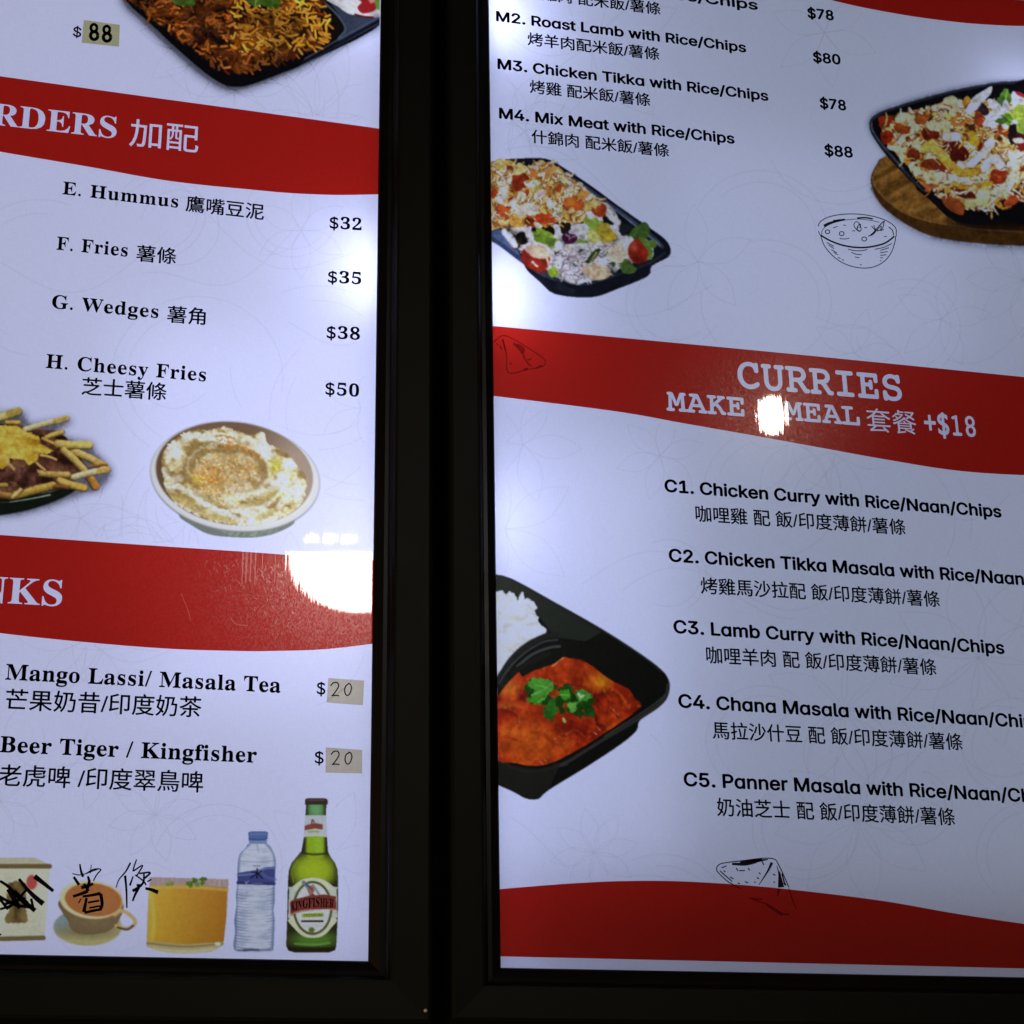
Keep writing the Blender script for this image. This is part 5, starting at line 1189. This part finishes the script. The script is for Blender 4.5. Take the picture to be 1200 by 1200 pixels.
p.put(sl, m, (1 - g) * np.array((206, 152, 40)) + g * np.array((176, 106, 26)) - v_ * 8); p.line([(706, 570), (720, 700), (712, 800)], 20, (212, 168, 60), a=.7, soft=1); p.line([(705, 562), (880, 560), (1064, 572)], 14, (206, 156, 60), a=.7)
p.part('glass'); p.line([(690, 822), (870, 838), (1044, 824)], 10, (140, 104, 60), a=.8); p.ell(1020, 825, 14, 7, (215, 205, 200)); p.line([(720, 850), (880, 862), (1000, 850)], 14, (196, 180, 140), a=.7)
p.part('mint')
for x, y in ((880, 540), (910, 530), (945, 522), (960, 520), (925, 545), (895, 548), (950, 538)): blob(p, x, y, rr.uniform(9, 15), jit((84, 110, 36), 20), .4)
for x, y in ((785, 545), (805, 542)): blob(p, x, y, 9, (120, 134, 50), .4)
p.grain(.08, 29, 10); p.build()

p = Pic(BL, left, 'food_picture', (268, 970, 328, 1120), 260, 925, 5.856, (186, 182, 224), step=.8, seed=11, label='picture of a clear water bottle with blue cap'); p.limits = LIM_L
p.part('bottle')
body = [(190, 372), (160, 405), (125, 440), (110, 490), (105, 570), (104, 660), (96, 720), (98, 800), (84, 900), (90, 980), (78, 1060), (86, 1100), (120, 1116), (330, 1116), (352, 1096), (358, 1000), (362, 900), (354, 830), (364, 760), (362, 690), (366, 560), (370, 490), (350, 425), (305, 372)]
p.tex(body, [(160, 165, 204), (184, 184, 218), (194, 193, 228)], 60, smooth=3, seed=5, ax=1.2, ay=.5, gain=2)
sl, m = p.pmask(body, 3)
def wb():
    p.line([(185, 372), (120, 445), (108, 560), (94, 720), (92, 900), (84, 1090)], 26, (98, 112, 166), a=.75, soft=1); p.line([(310, 372), (362, 450), (366, 600), (356, 800), (360, 900), (350, 1090)], 28, (106, 120, 172), a=.75, soft=1)
    for i in range(22):
        y = 680 + i * 20; wl = rr.uniform(40, 90); p.line([(88, y), (88 + wl, y + 12), (100 + wl * 1.4, y + 9)], (rr.uniform(5, 12), 2), (84, 98, 156), a=.6, soft=1); wl = rr.uniform(30, 80); p.line([(366, y), (366 - wl, y + 10)], (rr.uniform(5, 11), 2), (84, 98, 156), a=.6, soft=1)
        if i % 2 == 0: p.line([(110, y + 8), (220, y + 16), (345, y + 8)], 4, (146, 152, 196), a=.55, soft=1)
    p.line([(112, 492), (240, 500), (366, 490)], 6, (120, 132, 180), a=.7, soft=1); p.line([(240, 380), (250, 430)], 6, (120, 130, 170), a=.7); p.line([(180, 420), (300, 410)], 8, (150, 158, 200), a=.5)
    p.line([(110, 1105), (200, 1100), (250, 1105), (330, 1100)], 14, (70, 80, 130), a=.6, soft=1); p.line([(150, 1105), (250, 1102)], 14, (52, 58, 104), a=.7, soft=.6)
p.clip(sl, m, wb)
p.part('cap'); p.poly([(180, 295), (200, 290), (300, 290), (316, 296), (314, 330), (308, 346), (305, 374), (190, 374), (184, 346)], (78, 100, 168), smooth=0); p.line([(184, 340), (250, 348), (312, 338)], 6, (52, 66, 128)); p.line([(200, 310), (300, 308)], 14, (100, 124, 188), a=.6, soft=1); p.line([(190, 362), (305, 362)], 14, (128, 150, 196), a=.8, soft=1)
p.part('label'); p.poly([(105, 575), (150, 568), (200, 560), (260, 552), (300, 535), (365, 530), (363, 660), (240, 656), (104, 655)], (62, 66, 138)); p.line([(108, 590), (180, 585), (240, 570), (300, 545), (364, 540)], 12, (110, 124, 182), a=.8, soft=1); p.line([(262, 560), (300, 600), (364, 620)], 20, (86, 96, 164), a=.7, soft=1); p.line([(106, 640), (240, 646), (362, 648)], 16, (40, 40, 104), a=.7)
p.line([(242, 545), (240, 610)], 9, (14, 14, 40)); p.line([(205, 572), (235, 572), (222, 592), (196, 610)], 7, (14, 14, 40)); p.line([(272, 562), (250, 580), (278, 612)], 7, (14, 14, 40))
for i in range(4): p.line([(216 + i * 13, 528), (224 + i * 13, 526)], 5, (70, 74, 120))
p.line([(160, 632), (168, 648), (182, 628)], 4, (190, 190, 225)); p.line([(190, 644), (280, 646)], 4, (150, 154, 200), a=.7)
p.build()

p = Pic(BL, left, 'food_picture', (332, 930, 402, 1120), 260, 925, 5.856, (192, 190, 232), step=.8, seed=12, label='picture of a green beer bottle'); p.limits = LIM_L
p.part('bottle')
bt = [(578, 98), (716, 98), (715, 180), (720, 330), (728, 430), (745, 465), (775, 505), (794, 555), (797, 640), (795, 860), (785, 1075), (776, 1105), (735, 1121), (500, 1121), (455, 1108), (440, 1075), (448, 860), (452, 640), (458, 560), (478, 505), (520, 455), (545, 425), (562, 330), (572, 180)]
p.poly(bt, (46, 44, 20), smooth=0); sl, m = p.pmask(bt)
def bb():
    p.line([(645, 100), (645, 180)], 110, (72, 128, 70), soft=.5); p.line([(645, 120), (645, 140)], 80, (120, 176, 120), soft=.8, a=.6); p.line([(640, 345), (640, 430)], 126, (140, 172, 18), soft=.35); p.line([(660, 350), (665, 420)], 50, (150, 184, 40), soft=.9, a=.7)
    p.ell(630, 560, 140, 110, (134, 158, 22), soft=.35); p.ell(625, 560, 105, 85, (160, 180, 18), soft=.6); p.line([(560, 440), (640, 448), (730, 440)], 14, (40, 48, 14), a=.8, soft=1); p.ell(630, 1030, 150, 55, (78, 124, 34), soft=.45); p.line([(500, 1060), (640, 1068), (740, 1055)], 14, (120, 170, 70), a=.7, soft=1); p.line([(460, 1100), (780, 1100)], 30, (34, 28, 16), a=.8, soft=.8); p.line([(490, 640), (480, 560), (520, 490)], 10, (150, 170, 60), a=.5, soft=1)
p.clip(sl, m, bb)
p.part('cap'); p.poly([(572, 70), (600, 62), (690, 62), (722, 70), (725, 98), (712, 106), (580, 106), (570, 98)], (60, 44, 38), smooth=3); p.line([(590, 76), (700, 76)], 9, (120, 92, 92), a=.6, soft=1)
p.part('neck_label'); p.poly([(571, 180), (715, 180), (721, 330), (640, 322), (560, 330)], (184, 184, 206)); p.poly([(566, 252), (600, 240), (640, 232), (692, 242), (692, 278), (640, 270), (568, 282)], (142, 62, 50)); p.line([(615, 240), (620, 210), (632, 225)], 12, (120, 90, 80)); p.line([(595, 292), (660, 290)], 12, (150, 170, 60)); p.line([(565, 318), (720, 318)], 10, (210, 200, 170), a=.7)
p.part('label'); p.ell(620, 812, 152, 200, (196, 192, 176), soft=.02); p.poly([(462, 690), (480, 670), (780, 670), (786, 690), (790, 840), (760, 900), (480, 900), (458, 840)], (190, 188, 186), smooth=2); p.poly([(466, 880), (500, 960), (560, 1010), (620, 1020), (690, 1008), (750, 950), (776, 880)], (204, 200, 176), smooth=3); p.poly([(490, 690), (540, 625), (620, 608), (700, 622), (760, 690)], (206, 202, 180), smooth=3)
p.line(arc(622, 815, 128, 178, 0, 360, 0, 40), 17, (86, 92, 46), smooth=False); p.ell(622, 815, 118, 166, (202, 200, 214), soft=.03)
p.line([(560, 640), (590, 670), (612, 720)], (26, 30), (110, 124, 150)); p.line([(625, 660), (665, 720)], 16, (130, 140, 160)); p.ell(612, 690, 22, 30, (176, 96, 60)); p.line([(575, 650), (620, 690)], 9, (60, 70, 110))
p.part('banner'); p.poly([(466, 775), (480, 762), (540, 745), (610, 728), (622, 716), (640, 728), (700, 722), (782, 735), (786, 830), (700, 828), (620, 832), (540, 842), (470, 868)], (132, 50, 44)); p.line([(470, 860), (540, 838), (620, 828), (780, 826)], 5, (206, 180, 150))
p.part('label'); p.line([(560, 868), (686, 862)], 26, (150, 170, 30), soft=.3); p.line([(548, 906), (692, 906)], 12, (70, 50, 50), soft=.3); p.ell(615, 966, 20, 18, (96, 104, 30), soft=.3); p.line([(560, 940), (690, 938)], 4, (180, 180, 190))
p.grain(.1, 30, 10); beer = p.build()
# small lettering of the bottle's labels
def zz(x, y): return (260 + x / 5.856, 925 + y / 5.856)
M_CREAM = opaque_ink('label_lettering', (0.30, 0.24, 0.22), .4)
def label_text(s, style, a, b, mat, **kw):
    V, Fc = lay(BL, s, style, zz(*a), zz(*b), **kw)
    link('lettering', mesh(np.stack([V[:, 0], np.full(len(V), Y_TXT), V[:, 1]], 1), Fc), mat, beer)
M_OLIVE = opaque_ink('olive_lettering', (0.035, 0.045, 0.006), .4)
for s_, a_, b_, hh in (('KIN', (472, 838), (548, 818), 10.0), ('GFIS', (552, 817), (668, 808), 11.0), ('HER', (672, 808), (768, 812), 10.0)):
    label_text(s_, 'serif', a_, b_, M_CREAM, h=hh, ex=.1, ey=.15)
label_text('PREMIUM', 'sans', (562, 876), (686, 872), M_OLIVE, h=3.2)
label_text('LAGER BEER', 'sans', (548, 913), (692, 912), M_BLACK, h=2.4)
